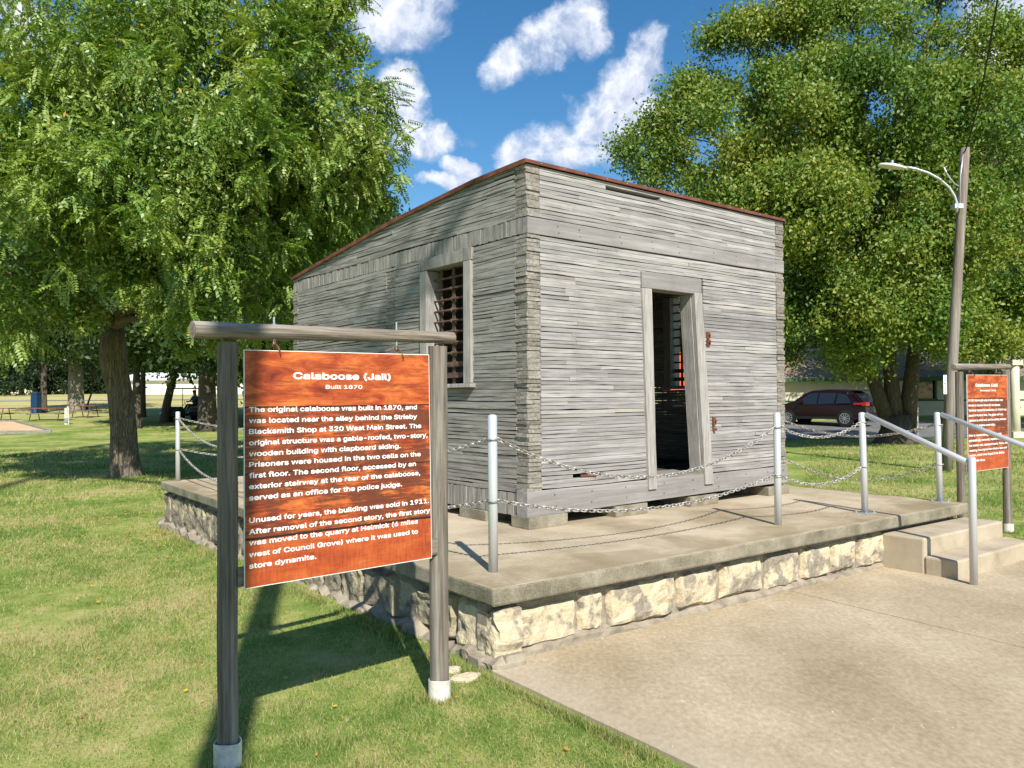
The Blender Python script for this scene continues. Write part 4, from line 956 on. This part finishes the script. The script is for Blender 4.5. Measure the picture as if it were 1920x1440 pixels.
mb.build('stem', m_bark2, tr, smooth=True)

# trees farther back
def simple_tree(px, py, h, cr, label, name='shade_tree', mleaf=m_leafC, mbk=m_bark2, tr_=.25, lean=0, low=.22, nl=16000, lsz=.26, grp='trees standing behind the big ones', lean_c=0, g=None):
    g = ground(px, py) if g is None else Vector(g); lob = []
    for k in range(11):
        a = k * 2.4; q = random.uniform(.25, .75); zz = h * (low + (1 - low) * ((k + .5) / 11)); sp_ = cr * (1 - .5 * abs((zz / h) - .55)) * .6
        lob.append((g.x + lean_c + math.cos(a) * sp_, g.y + math.sin(a) * sp_, g.z + zz, cr * random.uniform(.35, .55)))
    tp = [g + Vector((0, 0, -.1)), g + Vector((.0, 0, .2)), g + Vector((lean * .3, 0, h * .12)), g + Vector((lean, 0, h * .28)), g + Vector((lean, 0, h * .45))]
    return tree(name, label, g, tp, [tr_ * 1.35, tr_ * 1.1, tr_, tr_ * .9, tr_ * .6], lob, 'leaf', nl, lsz, mleaf, mbk, group=grp, thr=.38, twigs=900, inner=.4, nsc=.4)
simple_tree(388, 808, 9, 4.2, 'dark thick trunked tree beside the golf cart', tr_=.42, low=.42, nl=26000)
simple_tree(308, 792, 9, 3.6, 'slender leaning tree left of the golf cart', tr_=.22, lean=.5, low=.48)
simple_tree(268, 782, 10, 3.8, 'slim straight tree seen just right of the walnut trunk', tr_=.16, low=.48)
simple_tree(256, 803, 8, 3.0, 'dark trunk partly hidden directly behind the walnut trunk', tr_=.2, low=.5)
simple_tree(142, 770, 11, 4.0, 'pale split trunk tree behind the picnic tables', mbk=m_bark3, tr_=.52, low=.48)
simple_tree(163, 768, 5, 1.5, 'thin curved sapling right of the pale split trunk', tr_=.07, lean=.4, low=.62, nl=3000, lsz=.18)
simple_tree(82, 773, 10, 4.2, 'dark trunked tree beside the blue bin', tr_=.2, low=.5)
for k, (px, Yd, h, cr, lb) in enumerate(((-60, 96, 18, 9, 'dark evergreen at the far left edge'), (40, 104, 19, 9, 'dark evergreen behind the blue bin'), (130, 110, 17, 9, 'shaggy evergreen left of the pale split trunk'), (480, 44, 14, 6, 'tall tree filling the gap above the big sign crossbar'), (560, 46, 13, 6, 'tall tree behind the left end of the calaboose roof'), (650, 52, 13, 5, 'tree peeping over the calaboose roof slope'))):
    q = at(px, 745, Yd); q.z = float(H(q.x, q.y)); simple_tree(0, 0, h, cr, lb, name='evergreen_tree' if k < 3 else 'shade_tree', mleaf=m_leafD if k < 3 else m_leafC, tr_=.3, low=.12 if k < 3 else .2, nl=30000, lsz=.3, g=q, grp='trees at the edge of the field')
for k, (px, Yd, h, cr, lb) in enumerate(((1250, 50, 9, 5, 'tree low behind the calaboose to the left of the maple'), (1860, 40, 15, 6.0, 'tall brownish tree behind the street lamp pole'), (2020, 36, 14, 6, 'tree at the far right edge beyond the second sign'), (1480, 62, 11, 6.5, 'dark tree behind the beige building on the left'), (1700, 66, 12, 7, 'dark tree behind the beige building in the middle'))):
    q = at(px, 745, Yd); q.z = float(H(q.x, q.y)); simple_tree(0, 0, h, cr, lb, mleaf=m_leafB if k in (1, 2) else m_leafC, tr_=.3, low=.25, nl=42000, lsz=.2, g=q, grp='trees beyond the street')

# far treeline beyond the field
lob = []
for k in range(46):
    q = at(-700 + k * 34 + random.uniform(-10, 10), 740, random.uniform(112, 125)); q.z = float(H(q.x, q.y)); lob.append((q.x, q.y, q.z + random.uniform(1.5, 4.5), random.uniform(3, 5)))
P, D = shell_points(lob, 36000, .6, .5, .3, 5, .2); V = leaf_quads(P, rand_dir(len(P)), rand_dir(len(P)) + D, np.full(len(P), .9), np.full(len(P), .6))
me = quads_mesh('distant_treeline', V); me.materials.append(m_leafC); link('distant_treeline', me, label='distant belt of trees beyond the mown field', cat='trees', kind='stuff')
lob = []
for k in range(30):
    q = at(1150 + k * 45 + random.uniform(-10, 10), 740, random.uniform(95, 110)); q.z = float(H(q.x, q.y)); lob.append((q.x, q.y, q.z + random.uniform(2, 7), random.uniform(3.5, 5.5)))
P, D = shell_points(lob, 22000, .6, .5, .3, 5, .2); V = leaf_quads(P, rand_dir(len(P)), rand_dir(len(P)) + D, np.full(len(P), .8), np.full(len(P), .5))
me = quads_mesh('wooded_backdrop', V); me.materials.append(m_leafC); link('wooded_backdrop', me, label='distant wood behind the street and beige building', cat='trees', kind='stuff')

# ------------------------------------------------------------ street lamp on a leaning wooden pole
g = ground(1773, 883); top = at(1810, 278, g.y)
lamp = thing('street_lamp', 'leaning wooden utility pole with a curved arm and cobra-head street light', 'street lamp', g)
T_ = top - g; mb = MB(); mb.tube([Vector((0, 0, -.2)), T_ * .25, T_ * .5, T_ * .75, T_], [.118, .112, .104, .096, .09], 16); mb.build('pole', wood('pole_wood', [(0, (.20, .16, .12)), (1, (.36, .30, .24))], (1, 1, .04), 24, isl=False), lamp, smooth=True)
mb = MB(); rel = lambda x, y, dy=0: at(x, y, g.y + dy) - g
arm = [(1794, 398), (1795, 385), (1790, 368), (1780, 352), (1762, 336), (1740, 324), (1715, 316), (1695, 313)]
mb.tube([rel(x, y, -.16) for x, y in arm], .028, 10); mb.build('arm', m_galv, lamp, smooth=True)
hd = rel(1673, 313, -.16); ax = (rel(1650, 309, -.16) - rel(1697, 315, -.16)).normalized(); rs = []
for s_, rx, rz_ in ((-.30, .03, .02), (-.27, .06, .035), (-.15, .10, .06), (.0, .13, .075), (.15, .13, .06), (.25, .10, .045), (.30, .03, .015)):
    c = hd + ax * s_; rs.append([c + Vector((0, 1, 0)) * rx * math.cos(a) + Vector((0, 0, 1)) * rz_ * (math.sin(a) * (1 if math.sin(a) > 0 else .5)) for a in np.linspace(0, 2 * math.pi, 15)[:-1]])
mb = MB(); mb.rings(rs); lh = mb.build('lamp_head', m_white2, lamp, smooth=True)
mb = MB(); c = hd + Vector((0, 0, .06)); mb.tube([c, c + Vector((0, 0, .08))], .03, 10); mb.build('photocell', m_steel, lh)
mb = MB(); a_ = rel(1795, 386, -.16); mb.box(a_ - Vector((.06, .02, .05)), a_ + Vector((.12, .16, .05))); mb.build('arm_bracket', m_galv, lamp)
mb = MB(); mb.tube([rel(1800, 350, -.14), rel(1790, 345, -.2), rel(1778, 330, -.25), rel(1770, 315, -.25), rel(1775, 312, -.2)], .016, 8); mb.tube([rel(1800, 400, -.16), rel(1801, 330, -.16), rel(1806, 285, -.15)], .012, 6); mb.build('service_cable', m_galv, lamp, smooth=True)
mb = MB(); tq = rel(1772, 721, -.17); mb.box(tq + Vector((-.035, -.004, -.20)), tq + Vector((.035, .004, .20))); nb = mb.build('number_strip', m_white, lamp)
mb = MB()
for k_, ch in enumerate("547032"):
    V, F = letters(ch, .034, .045, .02); mb.add(np.stack([V[:, 0] - .017 + tq.x, np.full(len(V), tq.y - .006), V[:, 1] + tq.z + .135 - k_ * .062], -1), F)
mb.build('pole_number', m_black, nb)
mb = MB(); pts = [rel(1809, 285, 0).lerp(rel(1880, -60, -6), t_) + Vector((0, 0, -.3 * math.sin(math.pi * t_))) for t_ in np.linspace(0, 1, 12)]
mb.tube([p + g for p in pts], .014, 6); mb.build('overhead_cable', m_black, label='dark overhead cable rising from the lamp pole out of the picture', cat='cable')

# a leaning pole behind the photographer, whose shadow crosses the lawn
base = Vector((.276, -3.23, 0)); topq = Vector((.42, -1.9, 9.5))
mb = MB(); mb.tube([base + Vector((0, 0, -.1)), base.lerp(topq, .5), topq], [.13, .12, .11], 14); mb.build('utility_pole', m_postw, smooth=True, label='leaning wooden pole behind the photographer casting its shadow over the lawn', cat='pole')

VB = Vector((-.622, .783, 0)); SDV = SD
tb = Vector((-3.4, -9, 0)); tr_ = thing('tall_tree', 'tall tree behind the photographer whose long limb shades the left wall', 'tree', tb)
w1 = B0 + VB * 1.25 + Vector((0, 0, 3.2)) + SDV * 18; w2 = B0 + VB * 2.9 + Vector((0, 0, 2.0)) + SDV * 18
mb = MB(); mb.tube([Vector((0, 0, -.2)), Vector((0, 0, 5)), Vector((.1, 0, 16)), Vector((0, .1, 27))], [.42, .33, .25, .10], 14); mb.build('trunk', m_bark, tr_, smooth=True)
mb = MB(); mb.tube([Vector((0, .1, 26)), (w2 - tb).lerp(Vector((0, 0, 26)), .5) + Vector((0, 0, 1.2)), w2 - tb, w1 - tb, w1 + (w1 - w2) * .5 - tb], [.14, .11, .10, .08, .03], 10)
for k in range(16):
    p = (w2 - tb).lerp(w1 - tb, random.uniform(-.3, 1.0)); q_ = p + Vector(rand_dir(1)[0]) * random.uniform(.4, 1.0); mb.tube([p, q_], [.03, .008], 6)
mb.build('limb', m_bark, tr_, smooth=True)
P = np.array([list((w2 - tb).lerp(w1 - tb, random.uniform(-.25, .45)) + Vector(rand_dir(1)[0]) * random.uniform(.1, .7)) for k in range(70)])
V = leaf_quads(P, rand_dir(70), rand_dir(70), np.full(70, .2), np.full(70, .1)); me = quads_mesh('foliage', V); me.materials.append(m_leafC); link('foliage', me, tr_)

# ------------------------------------------------------------ street, car, buildings on the right
m_asph = m_noise2('asphalt', [(0, (.10, .10, .105)), (.5, (.17, .17, .17)), (1, (.26, .255, .24))], 1.2, 30, bd=.002)
def strip(name, y0f, y1f, x0, x1, z, mat_, n=40):
    xs = np.linspace(x0, x1, n); V = []; F = []
    ks = 14
    for i, x in enumerate(xs):
        for k in range(ks):
            y = y0f(x) + (y1f(x) - y0f(x)) * k / (ks - 1); V.append((x, y, float(H(x, y)) + z))
    for i in range(n - 1):
        for k in range(ks - 1): a = i * ks + k; F.append((a, a + ks, a + ks + 1, a + 1))
    mb = MB(); mb.add(V, F); mb.build(name, mat_, kind='structure')
strip('street', lambda x: 30.0 + (x - 10) * .0, lambda x: 41.5, 2, 90, .02, m_asph)
strip('field_road', lambda x: 78.0, lambda x: 81., -160, -20, .05, m_noise2('pale_road', [(0, (.35, .32, .25)), (1, (.5, .46, .38))], 1, 8))
m_cream = m_noise2('cream_render', [(0, (.50, .46, .34)), (.5, (.62, .57, .44)), (1, (.68, .64, .52))], .8, 12)
m_trim = mat('green_trim', (.05, .12, .06), .6); m_shing = m_noise2('grey_shingle', [(0, (.17, .13, .09)), (1, (.30, .24, .18))], 3, 30, rough=1., spec=.0)
hb0 = at(1440, 745, 46); hz = float(H(hb0.x, 46)); hb = thing('beige_building', 'long low beige building with a grey roof and green trim beyond the parked car', 'building', (hb0.x, 46, hz))
Ln = at(2250, 745, 46).x - hb0.x
mb = MB(); xw = at(1735, 720, 46).x - hb0.x; mb.box((0, 0, -.3), (xw - .55, 9, 2.15)); mb.box((xw + .65, 0.0, -.3), (Ln, 9, 2.15)); mb.box((xw - .55, 0.0, -.3), (xw + .65, 9, .95)); mb.box((xw - .55, .25, .95), (xw + .65, 9, 2.15)); mb.build('wall', m_cream, hb)
mb = MB(); mb.add([(-.6, -.6, 2.1), (Ln + .6, -.6, 2.1), (Ln + .6, 4.5, 4.2), (-.6, 4.5, 4.2), (-.6, 9.6, 2.1), (Ln + .6, 9.6, 2.1)], [(0, 1, 2, 3), (3, 2, 5, 4), (0, 3, 4), (1, 5, 2), (0, 4, 5, 1)]); mb.build('roof', m_shing, hb)
mb = MB(); mb.box((-.6, -.66, 2.0), (Ln + .6, -.6, 2.2)); mb.build('eave_board', m_trim, hb)
mb = MB(); mb.box((xw - .45, .12, 1.0), (xw + .55, .16, 2.05)); wn_ = mb.build('window', m_glass, hb)
mb = MB(); mb.box((xw - .6, -.05, .88), (xw + .7, .1, .97)); mb.box((xw - .55, -.02, .97), (xw - .45, .1, 2.1)); mb.box((xw + .55, -.02, .97), (xw + .65, .1, 2.1)); mb.build('window_frame', m_trim, wn_)
mb = MB(); mb.box((0, -.03, 1.02 - .18), (Ln, -.001, 1.02 - .10)); mb.build('trim_band', m_trim, hb)
x = at(1697, 745, 45.8).x - hb0.x; m_fb = mat('faded_brick', (.45, .16, .12), .9)
for k in range(6): mb = MB(); mb.box((x - .12, -.14, .25 * k), (x + .12, -.04, .25 * k + .13)); mb.build('brick', m_fb, hb)
# white porch columns at the far right
for px, lb in ((1905, 'thick cream post with a flared foot at the right edge beyond the second sign'),):
    q = at(px, 836, 30); z = float(H(q.x, 30)); t = thing('cream_post', lb, 'post', (q.x, 30, z))
    mb = MB(); mb.tube([(0, 0, -.1), (0, 0, 1.2), (0, 0, 2.9)], [.17, .15, .15], 16); mb.build('shaft', m_cream, t, smooth=True)
    mb = MB(); mb.box((-.22, -.22, .0), (.22, .22, .22)); mb.build('foot', m_cream, t); mb = MB(); mb.box((-.2, -.2, 2.7), (.2, .2, 2.9)); mb.build('capital', m_cream, t)
q = at(1720, 800, 30); t = thing('white_pipe_post', 'thin white pipe post right of the maple trunk', 'post', (q.x, 30, float(H(q.x, 30)))); mb = MB(); mb.tube([(0, 0, -.1), (0, 0, 1.1)], .04, 10); mb.build('shaft', m_pvc, t); mb = MB(); mb.tube([(0, 0, 1.1), (0, 0, 1.16)], .055, 10); mb.build('cap', m_pvc, t)

# car
m_paintr = mat('shaded_red_paint', (.013, .001, .0025), .3, .0, .35); m_paintr.node_tree.nodes['Principled BSDF'].inputs['Coat Weight'].default_value = .15  # red taken near black: the shade under the tree is in the paint colour
m_tail = mat('tail_lamp', (.35, .02, .02), .2); m_rim = mat('alloy', (.5, .5, .52), .3, .8); m_trimb = mat('black_plastic', (.015, .015, .016), .5)
gq = ground(1545, 797)
hd_ = Vector((-.70, .714, 0)); ca = math.atan2(hd_.y, hd_.x)
car = thing('parked_car', 'dark red crossover car parked on the street under the tree', 'car', (0, 0, 0), ca)
# local: +x front, y left side; the near side is y<0?  (+y = left of the car)
prof = [(-2.28, .42), (-2.36, .62), (-2.34, .92), (-2.22, 1.06), (-1.98, 1.30), (-1.72, 1.58), (-1.45, 1.66), (-.6, 1.70), (.25, 1.66), (.62, 1.52), (1.15, 1.14), (1.55, 1.04), (2.1, .94), (2.32, .78), (2.36, .5), (2.25, .3), (-2.1, .3)]
def halfw(z): return .93 if z < .95 else .93 - (z - .95) * .33
def carbody():
    mb = MB(); n = len(prof)
    Lr = [(x, halfw(z) - (.06 if abs(x) > 2.2 else 0), z) for x, z in prof]; Rr = [(x, -y, z) for x, y, z in Lr]
    mids = [(x + (.05 if x > 2.2 else (-.05 if x < -2.2 else 0)), 0, z + (.03 if z > 1.5 else .0)) for x, z in prof]
    rs = [Lr, [(a[0], a[1] * .55, b[2]) for a, b in zip(Lr, mids)], mids, [(a[0], a[1] * .55, b[2]) for a, b in zip(Rr, mids)], Rr]
    mb.rings(rs); return mb
o = carbody().build('body', m_paintr, car, smooth=False, bevel=.03)
for s_ in (1, -1):
    for (pts) in ([(-1.72, 1.06), (-1.45, 1.45), (-1.05, 1.53), (-.98, 1.04)], [(-.9, 1.04), (-.95, 1.54), (-.15, 1.56), (-.12, 1.02)], [(-.04, 1.02), (-.07, 1.56), (.35, 1.52), (.95, 1.08), (.9, 1.0)]):
        mb = MB(); n = len(pts); v = [(x, s_ * (halfw(z) + .006), z) for x, z in pts] + [(x, s_ * (halfw(z) - .02), z) for x, z in pts]; f = [tuple(range(n)), tuple(range(2 * n - 1, n - 1, -1))] + [(i, (i + 1) % n, (i + 1) % n + n, i + n) for i in range(n)]
        mb.add(v, f); mb.build('side_window', m_glass, car)
    mb = MB(); mb.board(-2.1, 2.1, s_ * .90, s_ * .945, .3, .42, seg=1); mb.build('sill_trim', m_trimb, car)
    mb = MB(); mb.box((-2.39, min(s_ * .45, s_ * .88), .93), (-2.2, max(s_ * .45, s_ * .88), 1.10)); mb.box((-2.25, min(s_ * .86, s_ * .95), .98), (-1.85, max(s_ * .86, s_ * .95), 1.08)); mb.build('tail_lamp', m_tail, car)
    for X_ in (-1.42, 1.42):
        def cyl(r, y0, y1, mb, n=28): mb.rings([[(X_ + r * math.cos(a), y, .345 + r * math.sin(a)) for a in np.linspace(0, 2 * math.pi, n + 1)[:-1]] for y in (y0, y1)])
        mb = MB(); cyl(.40, s_ * .80, s_ * .935, mb); mb.build('wheel_arch', m_trimb, car)
        mb = MB(); cyl(.345, s_ * .74, s_ * .945, mb); wh = mb.build('wheel', m_black, car, bevel=.02)
        mb = MB(); cyl(.05, s_ * .93, s_ * .962, mb, 12)
        for k in range(10):
            a = k * math.pi / 5; c_, s2 = math.cos(a), math.sin(a); p = lambda r_, w_: (X_ + r_ * c_ - w_ * s2, .345 + r_ * s2 + w_ * c_)
            q4 = [p(.04, -.016), p(.24, -.022), p(.24, .022), p(.04, .016)]; v = [(x, s_ * .946, z) for x, z in q4] + [(x, s_ * .956, z) for x, z in q4]
            mb.add(v, [(0, 1, 2, 3), (7, 6, 5, 4), (0, 4, 5, 1), (1, 5, 6, 2), (2, 6, 7, 3), (3, 7, 4, 0)])
        ringo = [[(X_ + r_ * math.cos(a), s_ * y_, .345 + r_ * math.sin(a)) for a in np.linspace(0, 2 * math.pi, 29)[:-1]] for r_, y_ in ((.225, .946), (.225, .957), (.25, .957), (.25, .946))]; mb.rings(ringo, cap=False)
        mb.build('rim', m_rim, wh)
mb = MB(); v = [(-2.23, -.68, 1.09), (-2.23, .68, 1.09), (-1.82, .58, 1.52), (-1.82, -.58, 1.52)]; v = [(x - .02, y, z + .015) for x, y, z in v]; mb.add(v + [(x + .03, y, z - .02) for x, y, z in v], [(0, 1, 2, 3), (7, 6, 5, 4), (0, 4, 5, 1), (2, 6, 7, 3), (1, 5, 6, 2), (0, 3, 7, 4)]); mb.build('rear_window', m_glass, car)
mb = MB(); mb.box((-2.0, -.6, 1.63), (-1.45, .6, 1.675)); mb.build('roof_spoiler', m_trimb, car, bevel=.01)
mb = MB(); mb.box((-2.41, -.7, .33), (-2.2, .7, .56)); mb.build('rear_bumper', m_trimb, car, bevel=.02)
for s_ in (1, -1):
    mb = MB(); mb.box((.62, min(s_ * .88, s_ * 1.08), 1.06), (.80, max(s_ * .88, s_ * 1.08), 1.2)); mb.build('mirror', m_paintr, car, bevel=.02)
cpos = gq - rotz((-1.2, .9, 0), ca)
cpos = Vector((gq.x, gq.y, 0)); car.location = (cpos.x, cpos.y, float(H(cpos.x, cpos.y)) + .02)

# orange panel seen through the far window of the calaboose
q = at(1268, 700, 15); 
t = thing('orange_notice', 'orange-red notice board on two posts glimpsed through the far barred window', 'sign', (q.x, 15, 0), R(10))
mb = MB(); mb.box((-.2, -.02, 1.72), (.32, .02, 2.42)); mb.build('board', mat('orange_red_board', (.75, .10, .03), .5), t)
for s_ in (-1, 1): mb = MB(); mb.box((.06 + s_ * .30 - .03, -.04, -.1), (.06 + s_ * .30 + .03, .04, 2.5)); mb.build('post', m_postw, t)

# ------------------------------------------------------------ park furniture on the left
m_red = m_noise2('red_brown_boards', [(0, (.16, .05, .04)), (1, (.28, .10, .08))], 4, 40, vecs=(1, 1, 1)); m_iron = mat('dark_iron', (.08, .05, .045), .6)
def picnic(px, py, rz, L_, label, seats=True):
    g = ground(px, py); t = thing('picnic_table', label, 'picnic table', g, rz, 'picnic tables by the sand pit')
    mb = MB(); mb.box((-L_ / 2, -.38, .70), (L_ / 2, .38, .75)); mb.build('table_top', m_red, t, bevel=.005)
    for s_ in (-1, 1):
        mb = MB(); mb.box((-L_ / 2, s_ * .75 - .13, .41), (L_ / 2, s_ * .75 + .13, .45)); mb.build('seat', m_log if s_ < 0 else m_red, t, bevel=.005)
        mb = MB(); X_ = s_ * (L_ / 2 - .35)
        mb.tube([(X_, -.55, 0), (X_, -.3, .7)], .025, 8); mb.tube([(X_, .55, 0), (X_, .3, .7)], .025, 8); mb.tube([(X_, -.85, .40), (X_, .85, .40)], .02, 8); mb.tube([(X_, -.62, 0), (X_, .62, 0)], .02, 8); mb.build('leg_frame', m_iron, t)
picnic(91, 789, R(2), 2.3, 'long red-brown picnic table behind the sand pit')
picnic(-4, 789, R(4), 1.6, 'picnic table cut by the left edge of the picture')
picnic(160, 783, R(-6), 1.7, 'picnic table in front of the pale split trunk')
g = ground(126, 796); t = thing('service_post', 'short white service post standing at the end of the picnic table', 'post', g)
mb = MB(); mb.box((-.11, -.06, -.1), (.0, .06, .88)); mb.build('white_board', m_white2, t); mb = MB(); mb.tube([(.06, 0, -.1), (.06, 0, .86), (.0, 0, .95)], .045, 10); mb.build('pipe', m_pvc, t)
mb = MB(); mb.box((-.10, -.1, .10), (.08, -.062, .34)); mb.build('outlet_box', m_steel, t)
# blue bin
g = ground(68, 776); t = thing('blue_bin', 'tall dark blue bin standing beside a dark trunk', 'bin', g)
mb = MB(); mb.box((-.22, -.3, 0), (.20, .3, 1.35)); mb.build('body', mat('blue_plastic', (.006, .035, .10), .5), t, bevel=.03)
mb = MB(); mb.add([(-.24, -.32, 1.351), (.22, -.32, 1.351), (.22, .32, 1.351), (-.24, .32, 1.351), (-.18, -.2, 1.5), (.16, -.2, 1.5), (.16, .2, 1.5), (-.18, .2, 1.5)], [(0, 3, 2, 1), (4, 5, 6, 7), (0, 1, 5, 4), (1, 2, 6, 5), (2, 3, 7, 6), (3, 0, 4, 7)]); mb.build('lid', mat('blue_black_lid', (.02, .035, .05), .5), t)
mb = MB(); mb.box((.0, -.312, .08), (.17, -.302, .36)); mb.build('light_panel', mat('light_blue', (.02, .09, .20), .5), t)
# sand pit
pts = [ground(-150, 800), ground(-150, 815), ground(97, 812), ground(48, 795)]
pts[0] = ground(-150, 793); pts[3] = ground(28, 793)
sp_ = thing('sand_pit', 'flat orange sand pit edged with timbers at the left', 'sand pit', pts[2]); g0 = pts[2]
mb = MB(); mb.add([(p.x - g0.x, p.y - g0.y, p.z - g0.z + .06) for p in pts], [(0, 1, 2, 3)]); mb.build('sand', m_noise2('orange_sand', [(0, (.55, .36, .20)), (1, (.70, .50, .31))], 1, 20), sp_)
for k in range(4):
    a, b = pts[k] - g0, pts[(k + 1) % 4] - g0; d = (b - a).normalized(); n_ = Vector((-d.y, d.x, 0)) * .07
    mb = MB(); v = [a - n_, b - n_, b + n_, a + n_]; mb.add([(p.x, p.y, p.z - .05) for p in v] + [(p.x, p.y, p.z + .13) for p in v], [(0, 3, 2, 1), (4, 5, 6, 7), (0, 1, 5, 4), (1, 2, 6, 5), (2, 3, 7, 6), (3, 0, 4, 7)]); mb.build('edge_timber', m_floor, sp_)
# grill box and golf cart with driver
g = ground(320, 790); t = thing('park_box', 'low grey metal box with sloping lid between two trunks', 'box', g)
mb = MB(); mb.box((-.45, -.35, .0), (.42, .35, .42)); mb.build('body', m_slab_side, t, bevel=.01)
mb = MB(); mb.add([(-.48, -.4, .422), (.5, -.4, .422), (.5, .4, .422), (-.48, .4, .422), (-.3, -.3, .72), (.48, -.3, .74), (.48, .3, .74), (-.3, .3, .72)], [(0, 3, 2, 1), (4, 5, 6, 7), (0, 1, 5, 4), (1, 2, 6, 5), (2, 3, 7, 6), (3, 0, 4, 7)]); mb.build('lid', m_steel, t)
g = ground(352, 790); cart = thing('golf_cart', 'dark golf cart with a flat pale roof standing under the trees', 'golf cart', g, R(238))
m_cart = mat('dark_cart_body', (.03, .035, .03), .5)
mb = MB(); mb.rings([[(x, y, z) for x, z in ((-1.15, .35), (-1.15, .75), (-.5, .8), (-.45, .5), (.55, .48), (.7, .85), (1.15, .62), (1.2, .3))] for y in (-.55, .55)]); mb.build('body', m_cart, cart, bevel=.03)
mb = MB(); mb.box((-.75, -.5, .76), (-.2, .5, .84)); mb.box((-.85, -.5, .80), (-.74, .5, 1.2)); mb.build('seat', mat('cream_vinyl', (.35, .31, .24), .6), cart, bevel=.02)
mb = MB(); mb.box((-1.0, -.6, 1.82), (.85, .6, 1.88)); mb.build('roof', m_white2, cart, bevel=.02)
for x, y in ((-.95, -.52), (-.95, .52), (.72, -.52), (.72, .52)): mb = MB(); mb.tube([(x, y, .6), (x * .97, y, 1.83)], .02, 8); mb.build('roof_post', m_iron, cart)
for x in (-.8, .8):
    for y in (-.5, .5):
        mb = MB(); mb.rings([[(x + .22 * math.cos(a), yy, .22 + .22 * math.sin(a)) for a in np.linspace(0, 2 * math.pi, 17)[:-1]] for yy in (y - .09, y + .09)]); mb.build('wheel', m_black, cart)
mb = MB(); mb.tube([(.55, .2, .8), (.25, .2, 1.08)], .015, 6); mb.tube([(.25 + .03 * math.sin(a), .2 + .16 * math.cos(a), 1.08 + .14 * math.sin(a)) for a in np.linspace(0, 2 * math.pi, 14)], .012, 6, cap=False); mb.build('steering_wheel', m_black, cart)
# the driver: a skinned figure
def person(loc, rz):
    J = {'pelvis': (-.48, 0, .92), 'spine': (-.50, 0, 1.12), 'chest': (-.48, 0, 1.32), 'neck': (-.46, 0, 1.46), 'head': (-.43, 0, 1.58), 'crown': (-.43, 0, 1.70),
         'sl': (-.47, .19, 1.38), 'el': (-.33, .26, 1.14), 'wl': (-.02, .28, 1.12), 'hl': (.08, .24, 1.13), 'sr': (-.47, -.19, 1.38), 'er': (-.34, -.24, 1.14), 'wr': (-.04, -.1, 1.10), 'hr': (.08, -.02, 1.12),
         'hpl': (-.46, .1, .90), 'kl': (-.02, .13, .93), 'al': (.15, .13, .56), 'tl': (.34, .13, .53), 'hpr': (-.46, -.1, .90), 'kr': (-.02, -.13, .93), 'ar': (.15, -.13, .56), 'tr': (.34, -.13, .53)}
    Rd = {'pelvis': .15, 'spine': .14, 'chest': .16, 'neck': .055, 'head': .095, 'crown': .07, 'sl': .065, 'el': .045, 'wl': .03, 'hl': .035, 'sr': .065, 'er': .045, 'wr': .03, 'hr': .035, 'hpl': .09, 'kl': .065, 'al': .045, 'tl': .04, 'hpr': .09, 'kr': .065, 'ar': .045, 'tr': .04}
    E_ = [('pelvis', 'spine'), ('spine', 'chest'), ('chest', 'neck'), ('neck', 'head'), ('head', 'crown'), ('chest', 'sl'), ('sl', 'el'), ('el', 'wl'), ('wl', 'hl'), ('chest', 'sr'), ('sr', 'er'), ('er', 'wr'), ('wr', 'hr'), ('pelvis', 'hpl'), ('hpl', 'kl'), ('kl', 'al'), ('al', 'tl'), ('pelvis', 'hpr'), ('hpr', 'kr'), ('kr', 'ar'), ('ar', 'tr')]
    ks = list(J); me = bpy.data.meshes.new('person'); me.from_pydata([J[k] for k in ks], [(ks.index(a), ks.index(b)) for a, b in E_], [])
    o = link('person', me, loc=loc, rz=rz, label='seated person in a blue shirt driving the golf cart', cat='person')
    md = o.modifiers.new('skin', 'SKIN'); me.skin_vertices[0].data
    for i, k in enumerate(ks): me.skin_vertices[0].data[i].radius = (Rd[k], Rd[k])
    me.skin_vertices[0].data[0].use_root = True; o.modifiers.new('sub', 'SUBSURF').levels = 1
    mm = mat('figure', rough=.8); nt = mm.node_tree; sp = N(nt, 'ShaderNodeSeparateXYZ'); L(nt, coords(nt), sp.inputs[0])
    c = mixc(nt, math_n(nt, 'GREATER_THAN', sp.outputs[2], .98), (.05, .05, .06), (.03, .07, .20)); c = mixc(nt, math_n(nt, 'GREATER_THAN', sp.outputs[2], 1.46), c, (.35, .20, .14)); setc(nt, c); me.materials.append(mm)
    mb = MB(); mb.rings([[(-.44 + r_ * math.cos(a), r_ * math.sin(a), z) for a in np.linspace(0, 2 * math.pi, 15)[:-1]] for r_, z in ((.105, 1.63), (.112, 1.68), (.09, 1.75), (.03, 1.78))]); mb.build('cap', mat('blue_cap', (.03, .06, .15), .8), o, smooth=True)
person(g, R(238))
# long white building far off
q = at(215, 738, 98); z = float(H(q.x, 98)); fb_ = thing('white_shed', 'long white building far beyond the field', 'building', (q.x, 98, z - .3)); ln_ = at(470, 738, 98).x - q.x
mb = MB(); mb.box((0, 0, 0), (ln_, 14, 2.0)); mb.build('wall', m_white2, fb_)
mb = MB(); mb.add([(-.4, -.5, 2.0), (ln_ + .4, -.5, 2.0), (ln_ + .4, 7, 3.2), (-.4, 7, 3.2), (-.4, 14.5, 2.0), (ln_ + .4, 14.5, 2.0)], [(0, 1, 2, 3), (3, 2, 5, 4), (0, 3, 4), (1, 5, 2), (0, 4, 5, 1)]); mb.build('roof', m_white, fb_)
bpy.context.view_layer.update()
